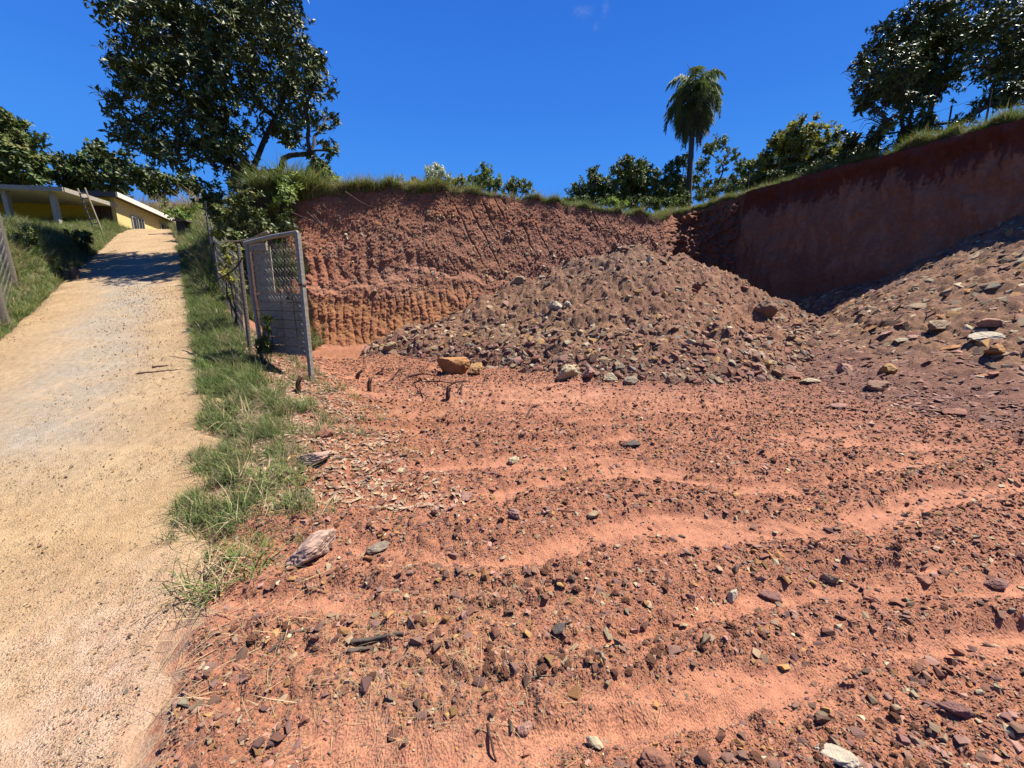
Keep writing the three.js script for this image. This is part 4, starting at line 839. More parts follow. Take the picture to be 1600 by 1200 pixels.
{ // the palm
  const b = behind(1076, 318, 27), crown = at(1085, 152, 27), t = thing('palm_tree', 'tall palm with drooping crown standing above the far rim', 'palm', b);
  const tr = spline([[b[0], b[1] - 0.4, b[2]], at(1079, 250, 27), at(1082, 200, 27), crown], 14);
  part('trunk', local(tube(tr, tr.map((_, k) => lerp(0.19, 0.125, k / 14) * (1 + 0.05 * (k % 2))), 10), b), M.palmBark, t);
  const frondGeo = (L, lift, bend, seed) => {
    const r = mulberry(seed), pos = [], spine = []; let p = new THREE.Vector3(), an = lift; const n = 16;
    for (let k = 0; k <= n; k++) { spine.push(p.clone()); p = p.clone().add(new THREE.Vector3(Math.cos(an), Math.sin(an), 0).multiplyScalar(L / n)); an = Math.max(-1.5, an - bend / n); }
    for (let k = 1; k <= n; k++) for (const sd of [-1, 1]) for (let m = 0; m < 4; m++) {
      const f = (k - m / 4) / n, i = Math.min(n - 1, Math.floor(f * n)), c = spine[i].clone().lerp(spine[i + 1], f * n - i), l = 0.75 * Math.sin(Math.min(1, f * 1.15 + 0.12) * 2.9) * (0.8 + 0.4 * r()) + 0.12;
      const out = new THREE.Vector3(0.35 + 0.3 * r(), -0.35 + (r() - 0.5) * 1.0, sd * (0.85)).normalize();
      const m1 = c.clone().addScaledVector(out, l * 0.55), tip = c.clone().addScaledVector(out, l); tip.y -= l * 0.55; m1.y -= l * 0.1;
      const w = new THREE.Vector3(0.028, 0.012, 0);
      for (const q of [c.clone().sub(w), c.clone().add(w), m1.clone().add(w), c.clone().sub(w), m1.clone().add(w), m1.clone().sub(w), m1.clone().sub(w), m1.clone().add(w), tip]) pos.push(q.x, q.y, q.z);
    }
    const g = new THREE.BufferGeometry(); g.setAttribute('position', new THREE.Float32BufferAttribute(pos, 3)); g.computeVertexNormals();
    const rib = tube(spine.map((q) => [q.x, q.y, q.z]), spine.map((_, k) => lerp(0.035, 0.008, k / n)), 4, false); rib.deleteAttribute('uv');
    const nr = rib.toNonIndexed(); return merge([g, nr]);
  };
  const kinds = [frondGeo(2.3, 1.25, 2.5, 1), frondGeo(2.6, 0.75, 2.3, 2), frondGeo(2.8, 0.25, 2.1, 3), frondGeo(2.6, -0.5, 1.4, 4), frondGeo(2.4, -1.1, 0.7, 5)];
  const pm = [leafMat(0.26, 0.33, 0.10, 0.8, 0.3), leafMat(0.17, 0.21, 0.08, 0.8, 0.25), leafMat(0.22, 0.19, 0.12, 0.7, 0.15)];
  const put = (k, yaw, m, s, dy = 0) => { const f = part('frond', kinds[k], m, t); f.position.set(crown[0] - b[0], crown[1] - b[1] + dy, crown[2] - b[2]); f.rotation.y = yaw; f.scale.setScalar(s); };
  for (let i = 0; i < 5; i++) put(0, i * 1.3 + 0.4, pm[0], R(0.85, 1.0), 0.55);
  for (let i = 0; i < 7; i++) put(1, i * 0.9 + 0.1, pm[0], R(0.75, 0.9), 0.25);
  for (let i = 0; i < 9; i++) put(2, i * 0.7 + 0.3, pm[1], R(0.78, 0.92), 0.05);
  for (let i = 0; i < 9; i++) put(3, i * 0.7, pm[1], R(0.7, 0.9), -0.15);
  for (let i = 0; i < 7; i++) put(4, i * 0.9 + 0.2, i % 3 ? pm[1] : pm[2], R(0.75, 1.05), -0.3);
  const spear = tube([[0, 0, 0], [-0.2, 0.9, 0], [-0.65, 1.6, 0]], [0.04, 0.03, 0.01], 5, false); const sp = part('spear_leaf', spear, pm[0], t); sp.position.set(crown[0] - b[0], crown[1] - b[1] + 0.3, crown[2] - b[2]);
}

// ---------------------------------------------------------------- grass
function tuft(n, h, w, lean, seed) {
  const r = mulberry(seed), pos = [];
  for (let i = 0; i < n; i++) {
    const a = r() * 6.283, L = h * (0.55 + 0.6 * r()), ln = lean * (0.3 + r()), b = new THREE.Vector3((r() - 0.5) * h * 0.35, 0, (r() - 0.5) * h * 0.35), o = new THREE.Vector3(Math.cos(a), 0, Math.sin(a)), s = new THREE.Vector3(-Math.sin(a), 0, Math.cos(a));
    let prev = null; const K = 3;
    for (let k = 0; k <= K; k++) { const t = k / K, c = b.clone().addScaledVector(o, L * ln * t * t).add(new THREE.Vector3(0, L * (t - 0.35 * ln * t * t), 0)), ww = w * (1 - t) * (0.7 + 0.6 * t), cur = [c.clone().addScaledVector(s, -ww), c.clone().addScaledVector(s, ww)]; if (prev) { for (const q of k < K ? [prev[0], prev[1], cur[1], prev[0], cur[1], cur[0]] : [prev[0], prev[1], c]) pos.push(q.x, q.y, q.z); } prev = cur; }
  }
  const g = new THREE.BufferGeometry(); g.setAttribute('position', new THREE.Float32BufferAttribute(pos, 3)); g.computeVertexNormals(); return g;
}
const bladeGreen = leafMat(0.20, 0.28, 0.06, 0.8, 0.35), bladeDry = leafMat(0.58, 0.44, 0.25, 0.8, 0.1), litterMat = leafMat(0.55, 0.40, 0.28, 0.85, 0.1);
const grassMat = leafMat(1, 1, 1, 0.85, 0.4), tuftA = [tuft(14, 0.2, 0.0045, 0.8, 21), tuft(12, 0.3, 0.005, 0.9, 22), tuft(16, 0.14, 0.004, 0.7, 23)], tuftT = [tuft(14, 0.5, 0.011, 0.7, 24), tuft(12, 0.38, 0.010, 0.9, 25)];
const hueG = [[0.17, 0.26, 0.045], [0.13, 0.21, 0.036], [0.22, 0.29, 0.06], [0.29, 0.32, 0.08]], hueDry = [[0.55, 0.44, 0.25], [0.46, 0.35, 0.19], [0.38, 0.33, 0.14]];
function grass(name, label, geos, spots) {
  const by = geos.map(() => []); spots.forEach((s, i) => by[i % geos.length].push(s));
  by.forEach((l, k) => {
    if (!l.length) return; const im = shade(new THREE.InstancedMesh(geos[k], grassMat, l.length)); im.name = numbered(name); scene.add(im); tag(im, label, 'grass', null, 'stuff'); const c = new THREE.Color();
    l.forEach(([x, y, z, s, dry], j) => { eu.set(R(-0.25, 0.25), R(0, 6.28), R(-0.25, 0.25)); qA.setFromEuler(eu); im.setMatrixAt(j, mtx.compose(vP.set(x, y - 0.01, z), qA, vS.set(s, s * R(0.8, 1.2), s))); const h = rnd() < dry ? pick(hueDry) : pick(hueG), f = R(0.75, 1.2) * ALB; im.setColorAt(j, c.setRGB(h[0] * f, h[1] * f, h[2] * f)); });
  });
}
{ // verge between driveway and pit
  const s = [];
  for (let i = 0; i < 16000; i++) {
    const d = 2.0 + 15 * Math.pow(rnd(), 1.5), e = R(-0.02, 1.6), x = driveR(d) + e, z = -d, nz = fbm(x * 1.6, z * 1.6, 3);
    const band = d > 4.6 ? sstep(0.95, 0.45, e + 0.3 * nz) : sstep(0.7, 0.3, Math.abs(e - 0.45) + 0.25 * nz) * sstep(0.0, 0.3, nz + 0.22) * sstep(2.1, 2.7, d);
    if (rnd() > band * sstep(-0.5, 0.1, nz + (d > 4.2 ? 0.4 : 0))) continue;
    s.push([x, landH(x, z), z, R(0.6, 1.15) * (d > 4 ? 1 : 0.8), d < 4.5 ? 0.3 : 0.12]);
  }
  console.log('verge', s.length); for (let i = 0; i < 2600; i++) { const d = R(3.4, 8), e = R(0.5, 2.2), x = driveR(d) + e, z = -d; if (rnd() > sstep(-0.05, 0.35, fbm(x * 2.2 + 50, z * 2.2, 3)) * sstep(2.3, 1.2, e)) continue; s.push([x, landH(x, z), z, R(0.5, 1.0), 0.45]); }
  grass('verge_grass', 'patchy green grass along the right edge of the driveway', tuftA, s);
}
{ // left bank
  const s = [];
  for (let i = 0; i < 15000; i++) { const d = 5.2 + 19 * Math.pow(rnd(), 1.1), q = 4.5 * Math.pow(rnd(), 1.3) - 0.05, x = driveL(d) - q, z = -d; if (rnd() > 0.35 + sstep(-0.4, 0.2, fbm(x, z, 3))) continue; s.push([x, landH(x, z), z, R(0.5, 1) * (q < 0.4 ? 0.6 : 1), 0.2]); }
  grass('bank_grass', 'green grass covering the bank left of the driveway', tuftT, s);
}
{ // rim of the cuts
  const s = [];
  for (let i = 0; i < 19000; i++) {
    const f = R(0, topLine.length - 4), q = -0.12 + 3.2 * Math.pow(rnd(), 1.8), p = plateau(f, Math.max(0, q)); const nz = fbm(p[0] * 0.7, p[2] * 0.7, 3);
    if (rnd() > 0.35 + 1.3 * sstep(-0.3, 0.3, nz) * (f > 11 ? 0.8 : 1)) continue;
    const tall = f < 1.3 ? 1.7 : f < 3.3 ? 0.9 : f < 11 ? 0.6 : 0.78; s.push([p[0], p[1], p[2], R(0.45, 1) * tall * (0.8 + 0.6 * clamp(nz + 0.4)), f < 4 && f > 1 ? 0.35 : 0.22]);
  }
  grass('rim_grass', 'fringe of grass along the top edge of the cut', tuftT, s);
  const bk = []; for (let i = 0; i < 4200; i++) { const x = R(-9.8, -5.0), z = -R(9.6, 13.2), y = landH(x, z); if (x - driveR(-z) < 0.5 || (z < -11.2 && x > -6)) continue; bk.push([x, y, z, R(0.5, 1.1), 0.3]); }
  grass('slope_grass', 'rough grass and weeds on the bank behind the gate', tuftT, bk);
}
{ // rough growth on the slope right of the driveway top
  const s = []; for (let i = 0; i < 5200; i++) { const d = R(11.5, 30), e = R(0.3, 7), x = driveR(d) + e, z = -d; s.push([x, landH(x, z), z, R(0.6, 1.3), 0.25]); }
  grass('upper_slope_grass', 'rough grass on the slope right of the driveway top', tuftT, s);
}
{ // dry stalks of a maize patch behind the house
  const s = []; for (let i = 0; i < 900; i++) { const p = at(R(205, 330), 330, R(30, 36)); s.push([p[0], landH(p[0], p[2]) + R(0, 0.4), p[2], R(3, 4.6), 0.85]); }
  grass('dry_stalks', 'dry brown stalks on the slope behind the house', tuftT, s);
}
// separate tussocks on the verge in the foreground
for (const [u, v, n, label] of [[395, 790, 20, 'largest dark green grass tussock on the verge, spreading over the driveway edge'], [350, 905, 12, 'lowest grass tussock on the verge, with long straw-coloured blades'], [430, 745, 9, 'small grass tussock beside the wedge-shaped pinkish stone'], [360, 665, 10, 'bushy green tussock on the verge below the gate'], [470, 640, 6, 'thin tussock at the foot of the right gate post'], [340, 570, 10, 'bright green tussock at the driveway edge beside the gate']]) {
  const p = hit(u, v); const t = thing('grass_tussock', label, 'grass', [p[0], p[1], p[2]], 'tussocks on the verge'); const gs = [], dry = [];
  for (let i = 0; i < n * 2; i++) { const g = tuft(9, R(0.16, 0.3), 0.0042, 1.1, 300 + i + u); g.rotateX(R(-0.5, 0.5)); g.rotateZ(R(-0.5, 0.5)); const dx = R(-0.2, 0.2) * n / 14, dz = R(-0.2, 0.2) * n / 14; g.translate(dx, landH(p[0] + dx, p[2] + dz) - p[1], dz); (rnd() < (v > 880 ? 0.6 : 0.28) ? dry : gs).push(g); }
  if (gs.length) part('green_blades', merge(gs), bladeGreen, t); if (dry.length) part('dry_blades', merge(dry), bladeDry, t);
}
{ // straw, dead leaves and chips strewn on the ground
  const blade = new THREE.BufferGeometry(); { const p = [0, 0, -0.5, 0.007, 0.02, -0.1, -0.007, 0.02, -0.1, 0.007, 0.02, -0.1, 0.03, 0.03, 0.25, -0.007, 0.02, -0.1, -0.007, 0.02, -0.1, 0.03, 0.03, 0.25, 0.018, 0.03, 0.25, 0.03, 0.03, 0.25, 0.06, 0.0, 0.5, 0.018, 0.03, 0.25]; blade.setAttribute('position', new THREE.Float32BufferAttribute(p, 3)); blade.computeVertexNormals(); }
  const lf = new THREE.BufferGeometry(); { const p = [0, 0, -0.5, 0.22, 0.12, 0, 0, 0, 0, 0.22, 0.12, 0, 0, 0.05, 0.5, 0, 0, 0, 0, 0, -0.5, 0, 0, 0, -0.22, 0.12, 0, 0, 0, 0, 0, 0.05, 0.5, -0.22, 0.12, 0]; lf.setAttribute('position', new THREE.Float32BufferAttribute(p, 3)); lf.computeVertexNormals(); }
  const S = [], D = [];
  const add = (list, x, z, len) => { const n = normAt(x, z, 0.05); qA.setFromUnitVectors(UPV, n); eu.set(R(-0.15, 0.15), R(0, 6.28), R(-0.2, 0.2)); qB.setFromEuler(eu); qA.multiply(qB); list.push(new THREE.Matrix4().compose(vP.set(x, surfH(x, z) + 0.006, z), qA, vS.set(len, len, len))); };
  for (let i = 0; i < 1000; i++) { const x = -0.45 + 0.55 * (R(-1, 1) + R(-1, 1)), z = -1.35 - 0.4 * (R(-1, 1) + R(-0.8, 1)); if (x < driveR(-z) - 0.1) continue; add(S, x, z, R(0.03, 0.14)); }
  for (let i = 0; i < 800; i++) { const d = R(1.2, 4.5), x = driveR(d) + 0.55 * (R(-0.5, 1) + R(-0.2, 1)), z = -d; add(S, x, z, R(0.05, 0.25)); }
  for (let i = 0; i < 9000; i++) { const d = R(2.6, 8), e = R(0.25, 2.3), x = driveR(d) + e, z = -d; if (rnd() > sstep(0.1, 0.6, e) * sstep(2.5, 1.3, e + 0.5 * n2(x * 2, z * 2))) continue; add(D, x, z, R(0.03, 0.075)); }
  for (let i = 0; i < 500; i++) { const x = R(-2.5, 4), z = -R(1.1, 5); if (pitWeight(x, z) < 0.5) continue; add(S, x, z, R(0.03, 0.1)); }
  for (const [geo, list, mat, name, label] of [[blade, S, bladeDry, 'straw_litter', 'dry straw strewn over the ground and verge'], [lf, D, litterMat, 'leaf_litter', 'dead leaves under and around the gate']]) { const im = shade(new THREE.InstancedMesh(geo, mat, list.length)); im.name = name; scene.add(im); tag(im, label, 'litter', null, 'stuff'); const c = new THREE.Color(); list.forEach((m, k) => { im.setMatrixAt(k, m); const f = R(0.6, 1.15); im.setColorAt(k, c.setRGB(f, f * R(0.9, 1), f * R(0.8, 1))); }); }
}

// ---------------------------------------------------------------- the yellow house at the top of the driveway
{
  const c0 = [-22.3, 5.7, -23.8], th = 10 * Math.PI / 180;
  const h = thing('yellow_house', 'low yellow house with flat porch roof at the top of the driveway', 'house', c0);
  h.rotation.y = th;                                          // local +x: right, -z: back along the side wall
  const H = 1.88, fall = 0.085, shear = (g, all) => { const p = g.attributes.position; for (let i = 0; i < p.count; i++) if (all || p.getY(i) > 1) p.setY(i, p.getY(i) + fall * Math.min(0, p.getZ(i))); return g; };                                              // eaves above the base point
  part('side_wall', shear(boxAt(0.2, 3.2, 6.6, -0.1, H - 1.6, -3.3)), M.paintYellow, h);
  part('porch_wall', boxAt(9.8, 3.2, 0.2, -5.1, H - 1.6, -0.12), M.paintOchre, h);
  part('back_wall', boxAt(9.8, 2.6, 0.2, -5.1, H - 1.9, -6.5), M.paintYellow, h);
  part('far_wall', shear(boxAt(0.2, 3.2, 6.2, -9.9, H - 1.6, -3.3)), M.paintYellow, h);
  const roof = part('main_roof', shear(boxAt(10.6, 0.2, 7.3, -4.95, H + 0.1, -3.35), 1), M.roofTop, h);
  part('side_fascia', shear(boxAt(0.05, 0.26, 7.3, 0.378, H + 0.09, -3.35), 1), M.whitewash, roof);
  part('front_fascia', boxAt(10.6, 0.26, 0.05, -4.95, H + 0.07, 0.328), M.roofTop, roof);
  const porch = part('porch_roof', boxAt(10.3, 0.06, 3.3, -5.2, 1.52, 1.48), M.roofTop, h);
  part('porch_ceiling', boxAt(10.26, 0.1, 3.26, -5.2, 1.437, 1.48), M.whitewash, porch);
  part('porch_fascia', boxAt(10.34, 0.2, 0.05, -5.2, 1.45, 3.158), M.plaster, porch);
  part('porch_end_fascia', boxAt(0.05, 0.2, 3.26, -0.02, 1.45, 1.48), M.plaster, porch);
  part('porch_floor', boxAt(10.2, 0.5, 3.2, -5.2, -0.55, 1.55), M.plaster, h);
  for (const x of [-0.75, -2.7, -4.65, -6.6, -8.6]) part('column', boxAt(0.2, 2.2, 0.2, x, 0.28, 2.8), M.plaster, h);
  const door = part('door', boxAt(0.8, 2.3, 0.06, -0.62, 0.25, 0.03), M.brownDoor, h);
  for (const k of [0, 1, 2]) part('panel', boxAt(0.2, 1.9, 0.03, -0.87 + k * 0.25, 0.25, 0.075), M.brownDoor, door);
  for (const [z, w, y, hh] of [[-1.55, 0.95, 0.72, 0.75], [-4.1, 1.05, 0.88, 0.62]]) {
    const win = part('window', boxAt(0.05, hh, w, 0.02, y, z), M.glass, h);
    const f = [boxAt(0.09, 0.05, w + 0.08, 0.03, y + hh / 2, z), boxAt(0.09, 0.05, w + 0.08, 0.03, y - hh / 2, z), boxAt(0.09, hh - 0.05, 0.05, 0.03, y, z + w / 2), boxAt(0.09, hh - 0.05, 0.05, 0.03, y, z - w / 2), boxAt(0.08, hh - 0.05, 0.04, 0.03, y, z)];
    part('frame', merge(f), M.frame, win);
    for (const q of [-0.22, 0.22]) part('bar', boxAt(0.02, hh - 0.05, 0.018, 0.085, y, z + q * w * 1.1), M.frame, win);
  }
  const pw = part('window', boxAt(1.6, 0.5, 0.05, -5.6, 0.45, 0.0), M.glass, h); part('frame', boxAt(1.7, 0.06, 0.08, -5.6, 0.74, 0.0), M.frame, pw);
}
{ // ladder leaning on the porch roof
  const a = at(153, 354, 20.2), b = at(127, 294, 20.75); a[1] = Math.min(a[1], landH(a[0], a[2]) + 0.02);
  const t = thing('ladder', 'long wooden ladder leaning against the end of the porch roof', 'ladder', a);
  const v = [b[0] - a[0], b[1] - a[1], b[2] - a[2]], s = [0.23, 0, 0.05];
  for (const q of [-1, 1]) part('rail', tube([[s[0] * q, 0, s[2] * q], [v[0] + s[0] * q, v[1], v[2] + s[2] * q]], 0.032, 5), M.ladder, t);
  for (let k = 1; k < 9; k++) { const f = k / 9; part('rung', tube([[v[0] * f - s[0], v[1] * f, v[2] * f - s[2]], [v[0] * f + s[0], v[1] * f, v[2] * f + s[2]]], 0.028, 5), M.ladder, t); }
}
{ // dark stand beside the driveway top
  const p = at(289, 368, 19); p[1] = landH(p[0], p[2]);
  const t = thing('box_stand', 'dark wooden box on a post with a flat lid beside the driveway top', 'stand', p);
  part('box', boxAt(0.38, 0.62, 0.34, 0, 0.42, 0), M.darkWood, t); part('lid', boxAt(0.62, 0.06, 0.5, 0.02, 0.76, 0), M.post, t); part('leg', boxAt(0.2, 0.3, 0.2, 0, 0, 0), M.darkWood, t);
}
{ // second house barely showing between the trees
  const p = at(262, 300, 46); p[1] = Math.min(p[1] - 2, 9); const t = thing('far_house', 'small red-roofed house half hidden behind the trees', 'house', p);
  part('wall', boxAt(5, 3, 4, 0, 1.2, 0), M.plaster, t); const r = new THREE.CylinderGeometry(0.01, 2.3, 1.1, 4, 1); r.rotateY(Math.PI / 4); r.scale(1.8, 1, 1.45); r.translate(0, 3.22, 0); part('roof', boxUV(r), M.rust, t);
}
// ---------------------------------------------------------------- wire mesh
function chainLink(w, h, cell, r, x0 = 0, y0 = 0) {           // zigzag wires in the xy plane
  const out = [], n = Math.round(w / cell), cw = w / n, m = Math.round(h / cell);
  for (let i = 0; i < n; i++) { const pts = []; for (let j = 0; j <= m; j++) pts.push([x0 + (i + (j % 2 ? 0.98 : 0.02)) * cw + (((i + j) % 2) ? 0.0 : 0), y0 + j * h / m, ((i + j) % 2) * r * 1.2]); out.push(tube(pts, r, 3, false)); const q = pts.map(([x, y, z]) => [x0 + (i + 1) * cw - (x - x0 - i * cw), y, -z]); out.push(tube(q, r, 3, false)); }
  return merge(out);
}
{ // gate
  const L = [-3.72, 0.42, -5.85], Rr = [-2.82, 0.4, -5.5], w = Math.hypot(Rr[0] - L[0], Rr[2] - L[2]);
  const t = thing('wire_gate', 'standing metal gate frame with wire mesh and grey sheet panels at the pit edge', 'gate', L); t.rotation.y = -Math.atan2(Rr[2] - L[2], Rr[0] - L[0]);
  const T = 2.06;
  part('post', boxAt(0.055, T + 0.25, 0.055, w, T / 2 - 0.1, 0), M.steel, t);
  part('post', tube([[0, -0.2, 0], [0.01, 0.7, 0], [-0.012, 1.3, 0.01], [-0.02, T - 0.03, 0]], 0.026, 7), M.steel, t);
  part('hinge_post', boxAt(0.04, T - 0.1, 0.04, -0.05, T / 2 - 0.1, -0.05), M.rust, t);
  part('top_rail', tube([[-0.05, T - 0.05, 0], [w * 0.5, T + 0.0, 0.012], [w, T + 0.03, 0]], 0.03, 6), M.steel, t);
  part('top_plate', boxAt(0.4, 0.1, 0.03, 0.15, T - 0.11, -0.02), M.tin, t);
  part('bottom_wire', tube([[0, 0.22, 0], [w * 0.5, 0.12, 0.03], [w, 0.13, 0]], 0.006, 4), M.rust, t);
  for (let k = 0; k < 7; k++) {                              // horizontal sheets, the left ones in shade of the middle stile
    const y = 1.26 - k * 0.122; part('sheet', boxAt(0.43, 0.116, 0.01, 0.25, y, -0.045), M.tin, t); part('sheet', boxAt(w - 0.53, 0.116, 0.01, 0.49 + (w - 0.53) / 2, y - 0.01, -0.04), M.tin, t);
  }
  part('upper_sheet', boxAt(0.35, 0.62, 0.012, 0.2, 1.64, -0.05), M.tin, t);
  part('stile', boxAt(0.035, 0.9, 0.03, 0.475, 0.9, -0.07), M.post, t);
  for (let k = 0; k < 7; k++) part('tie_wire', tube([[0.03, 1.20 - k * 0.122, 0.012], [0.55, 1.198 - k * 0.122, 0.016], [w - 0.03, 1.185 - k * 0.122, 0.012]], 0.0035, 4), M.rust, t);
  part('wire_mesh', chainLink(w - 0.08, 1.55, 0.062, 0.0028, 0.04, 0.42), M.wire, t);
  const lock = new THREE.LatheGeometry([[0.001, 0.06], [0.012, 0.055], [0.02, 0.02], [0.05, -0.05], [0.045, -0.055], [0.001, -0.05]].map((p) => new THREE.Vector2(...p)), 12); lock.translate(w - 0.22, 1.28, 0.03);
  const bell = part('lock_cover', boxUV(lock), M.darkWood, t); part('hasp', tube([[w - 0.22, 1.33, 0.03], [w - 0.2, 1.4, 0.03], [w - 0.21, 1.5, 0.02]], 0.006, 4), M.wire, bell);
  part('chain', tube([[w - 0.17, 1.28, 0.03], [w - 0.165, 1.0, 0.03], [w - 0.16, 0.72, 0.03]], 0.006, 4), M.rust, t);
  part('strap', boxAt(0.075, 0.022, 0.075, w, 1.42, 0), M.rust, t);
  const st = top('pole_stick', tube(spline([at(342, 378, 6.1), at(370, 377, 6.0), at(395, 373, 5.86), at(410, 366, 5.82), at(419, 363, 5.8)], 10), [0.008, 0.009, 0.011, 0.013, 0.015, 0.016, 0.018, 0.02, 0.022, 0.024, 0.026], 6), M.ladder, 'pale bent stick resting on top of the gate', 'stick');
  top('cable', tube(spline([at(331, 440, 6.3), at(345, 434, 6.2), at(362, 424, 6.05), at(373, 413, 5.95), at(379, 402, 5.9)], 14), 0.011, 6), M.darkWood, 'dark cable looped from the gate to the roadside fence', 'cable');
}
function post(p, h, r, mat, lean = 0) { const g = tube([[0, -0.25, 0], [lean * 0.5, h * 0.5, 0], [lean, h - 0.02, 0], [lean, h, 0]], [r, r * 0.96, r * 0.9, r * 0.55], 8); return [g, mat, p]; }
function fence(name, label, pts, h, r, mat, wires) {
  const o = pts[0], t = thing(name, label, 'fence', o);
  pts.forEach((p, i) => { const [g] = post(p, h * R(0.94, 1.05), r, mat, R(-0.06, 0.06)); g.translate(p[0] - o[0], p[1] - o[1], p[2] - o[2]); part('post', g, mat, t); });
  for (let i = 1; i < pts.length; i++) {
    const a = pts[i - 1], b = pts[i], w = Math.hypot(b[0] - a[0], b[2] - a[2]);
    if (wires === 'mesh') { const g = chainLink(w, h * 0.86, 0.085, 0.0016, 0, 0.08), p = g.attributes.position; for (let k = 0; k < p.count; k++) { const f = p.getX(k) / w, y = p.getY(k), z = p.getZ(k); p.setXYZ(k, lerp(a[0], b[0], f) - o[0], lerp(a[1], b[1], f) - o[1] + y, lerp(a[2], b[2], f) - o[2] + z); } g.computeVertexNormals(); part('wire_mesh', g, M.wire, t); }
    else for (const y of wires) part('strand', tube([[a[0] - o[0], a[1] - o[1] + y, a[2] - o[2]], [(a[0] + b[0]) / 2 - o[0], (a[1] + b[1]) / 2 - o[1] + y - 0.03, (a[2] + b[2]) / 2 - o[2]], [b[0] - o[0], b[1] - o[1] + y, b[2] - o[2]]], 0.005, 3), M.wire, t);
  }
  return t;
}
const roadside = (d, e) => { const x = driveR(d) + e; return [x, landH(x, -d), -d]; };
fence('chain_link_fence', 'chain-link fence on grey posts running uphill from the gate beside the driveway', [roadside(6.2, 0.85), roadside(8.0, 0.85), roadside(10.2, 0.85), roadside(12, 0.9)], 1.6, 0.032, M.post, 'mesh');
{ const lf = (d, e) => { const x = driveL(d) - e; return [x, landH(x, -d), -d]; };
  fence('chain_link_fence', 'chain-link fence with weathered posts along the left edge of the driveway', [lf(4.6, 0.3), lf(6.0, 0.2), lf(7.4, 0.05), lf(9.0, 0.35)], 1.75, 0.075, M.post, 'mesh'); }
fence('rim_fence', 'thin post fence along the right rim above the earth wall', [behind(1170, 290, 19.5), behind(1212, 290, 18), behind(1285, 275, 16.4), behind(1369, 250, 15), behind(1480, 215, 13.2), behind(1540, 200, 12.2)], 1.3, 0.024, M.darkWood, [0.5, 0.9, 1.25]);
{ // cut stumps at the bank foot
  for (const [u, v, h, label] of [[97, 389, 0.22, 'left one of two cut stumps at the foot of the grass bank'], [108, 384, 0.34, 'right taller one of two cut stumps at the foot of the grass bank']]) {
    const p = at(u, v, 11.6); p[1] = landH(p[0], p[2]); const g = tube([[0, -0.2, 0], [0.01, h * 0.5, 0], [0, h, 0]], [0.11, 0.09, 0.085], 9); const m = top('tree_stump', g, M.deadwood, label, 'stump'); m.position.set(...p);
  }
  const p = at(591, 284, 12.8), b = behind(591, 290, 12.5), g = merge([tube([[0, -0.1, 0], [0.0, 0.3, 0]], [0.05, 0.045], 7), tube([[0.02, 0.22, 0], [0.25, 0.3, 0], [0.55, 0.33, 0.02]], [0.025, 0.02, 0.012], 5)]);
  const m = top('whitened_stump', g, M.plaster, 'short whitish branch stub on the rim of the sunlit bank', 'stump'); m.position.set(...b); m.position.y -= 0.05;
}
// ---------------------------------------------------------------- sticks, stubs and roots on the ground
function stick(u0, v0, u1, v1, r, mat, label, name = 'stick', lift = 0.6) {
  const a = hit(u0, v0), b = hit(u1, v1), pts = []; for (let k = 0; k <= 6; k++) { const f = k / 6, x = lerp(a[0], b[0], f) + R(-1, 1) * r * 0.6, z = lerp(a[2], b[2], f) + R(-1, 1) * r * 0.6; pts.push([x, Math.max(lerp(a[1], b[1], f), surfH(x, z)) + r * lift, z]); }
  top(name, tube(pts, pts.map((_, k) => r * (1 - 0.4 * k / 6)), 6), mat, label, 'stick');
}
stick(548, 1004, 632, 994, 0.011, M.deadwood, 'longer grey-brown stick lying on straw in the foreground');
stick(545, 1018, 580, 1014, 0.010, M.deadwood, 'short dark stick just below the longer grey-brown one');
stick(214, 585, 290, 578, 0.016, M.stub, 'dark twig lying across the driveway');
stick(240, 575, 262, 573, 0.02, M.stub, 'curled bark piece beside the dark twig on the driveway');
stick(420, 1020, 480, 985, 0.007, M.deadwood, 'thin stick slanting on red soil near the lower left');
stick(285, 920, 110, 1045, 0.0028, M.deadwood, 'long thin straw stem reaching over the driveway edge');
stick(525, 770, 498, 810, 0.007, M.ladder, 'pale reed stem leaning beside the largest tussock');
stick(520, 720, 562, 712, 0.010, M.deadwood, 'weathered grey stick on the verge right of the wedge stone');
stick(760, 1130, 775, 1190, 0.006, M.stub, 'dark root thread near the bottom edge');
stick(930, 1020, 945, 1032, 0.010, M.ladder, 'pale splinter of wood in the middle foreground');
for (const [u, v, h, lean, label] of [[577, 612, 0.22, 0.02, 'upright broken stump stub left of the brushwood'], [556, 592, 0.16, 0.12, 'leaning broken stub nearest the gate'], [700, 622, 0.17, 0.01, 'thin pale stub among brushwood below the largest boulder'], [465, 612, 0.2, 0.05, 'rusty pointed stake at the foot of the right gate post']]) {
  const p = hit(u, v); const g = merge([tube([[0, -0.08, 0], [lean * 0.4, h * 0.5, 0.01], [lean, h, 0]], [0.035, 0.032, 0.012], 6), tube([[0.01, h * 0.4, 0], [0.04 + lean, h * 0.95, 0.02]], [0.016, 0.006], 5)]);
  const m = top('broken_stub', g, M.stub, label, 'stump'); m.position.set(p[0], p[1], p[2]);
}
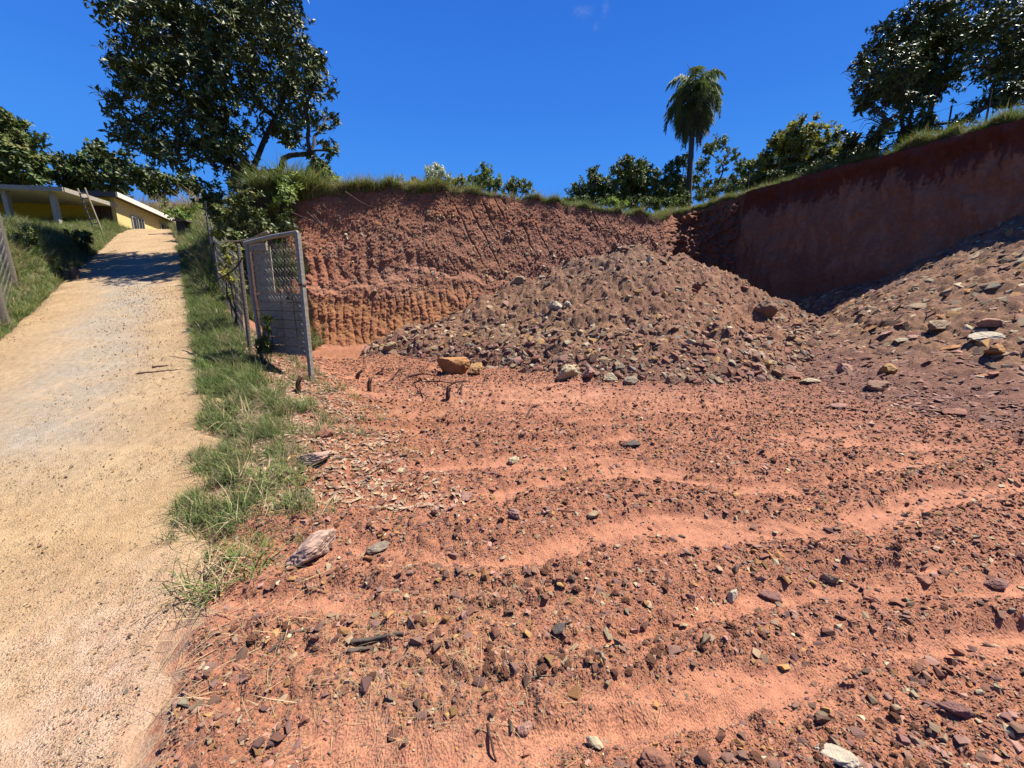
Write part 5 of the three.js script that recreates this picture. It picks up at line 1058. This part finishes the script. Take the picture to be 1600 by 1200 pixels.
{ // brushwood: each dead branch its own thing
  const spots = [[600, 600, 640, 570], [615, 605, 660, 585], [630, 590, 690, 604], [640, 600, 662, 612], [650, 612, 668, 622], [660, 595, 715, 612], [690, 610, 735, 600], [720, 618, 730, 602], [755, 605, 762, 590], [610, 595, 630, 580], [585, 585, 610, 575], [820, 655, 840, 640]];
  spots.sort((a, b) => a[0] - b[0]);
  const nth = ['first', 'second', 'third', 'fourth', 'fifth', 'sixth', 'seventh', 'eighth', 'ninth', 'tenth', 'eleventh', 'last'];
  spots.forEach(([u0, v0, u1, v1], i) => { const a = hit(u0, v0), b = hit(u1, Math.max(v1, 588)); b[1] += R(0.02, 0.16); const mid = [lerp(a[0], b[0], 0.5) + R(-0.05, 0.05), lerp(a[1], b[1], 0.5) + R(0.01, 0.08), lerp(a[2], b[2], 0.5)];
    const g = [tube(spline([[a[0], a[1] - 0.02, a[2]], mid, [b[0], b[1], b[2]]], 6), [0.016, 0.014, 0.013, 0.011, 0.009, 0.007, 0.004], 5)];
    for (let k = 0; k < 2; k++) g.push(tube([mid, [mid[0] + R(-0.15, 0.15), mid[1] + R(0, 0.14), mid[2] + R(-0.1, 0.1)]], [0.009, 0.003], 4));
    const m = top('dead_branch', merge(g), M.stub, `${nth[i]} dead branch from the left in the brushwood below the largest boulder`, 'branch', 'brushwood below the heap'); });
}
{ // roots hanging from the left corner of the cut
  const t = []; for (const [u0, v0, u1, v1, u2, v2] of [[455, 332, 485, 345, 500, 352], [490, 335, 505, 355, 518, 366], [480, 332, 500, 350, 530, 372], [540, 300, 575, 322, 600, 325]]) t.push([at(u0, v0, 11.2), at(u1, v1, 10.9), at(u2, v2, 10.75)]);
  t.forEach((p, i) => top('hanging_root', tube(spline(p, 6), [0.022, 0.02, 0.018, 0.015, 0.012, 0.009, 0.005], 5), M.stub, `${['leftmost', 'second', 'third', 'rightmost'][i]} thin root hanging from the top left corner of the sunlit bank`, 'root', 'roots in the bank corner'));
}

renderer.render(scene, camera);
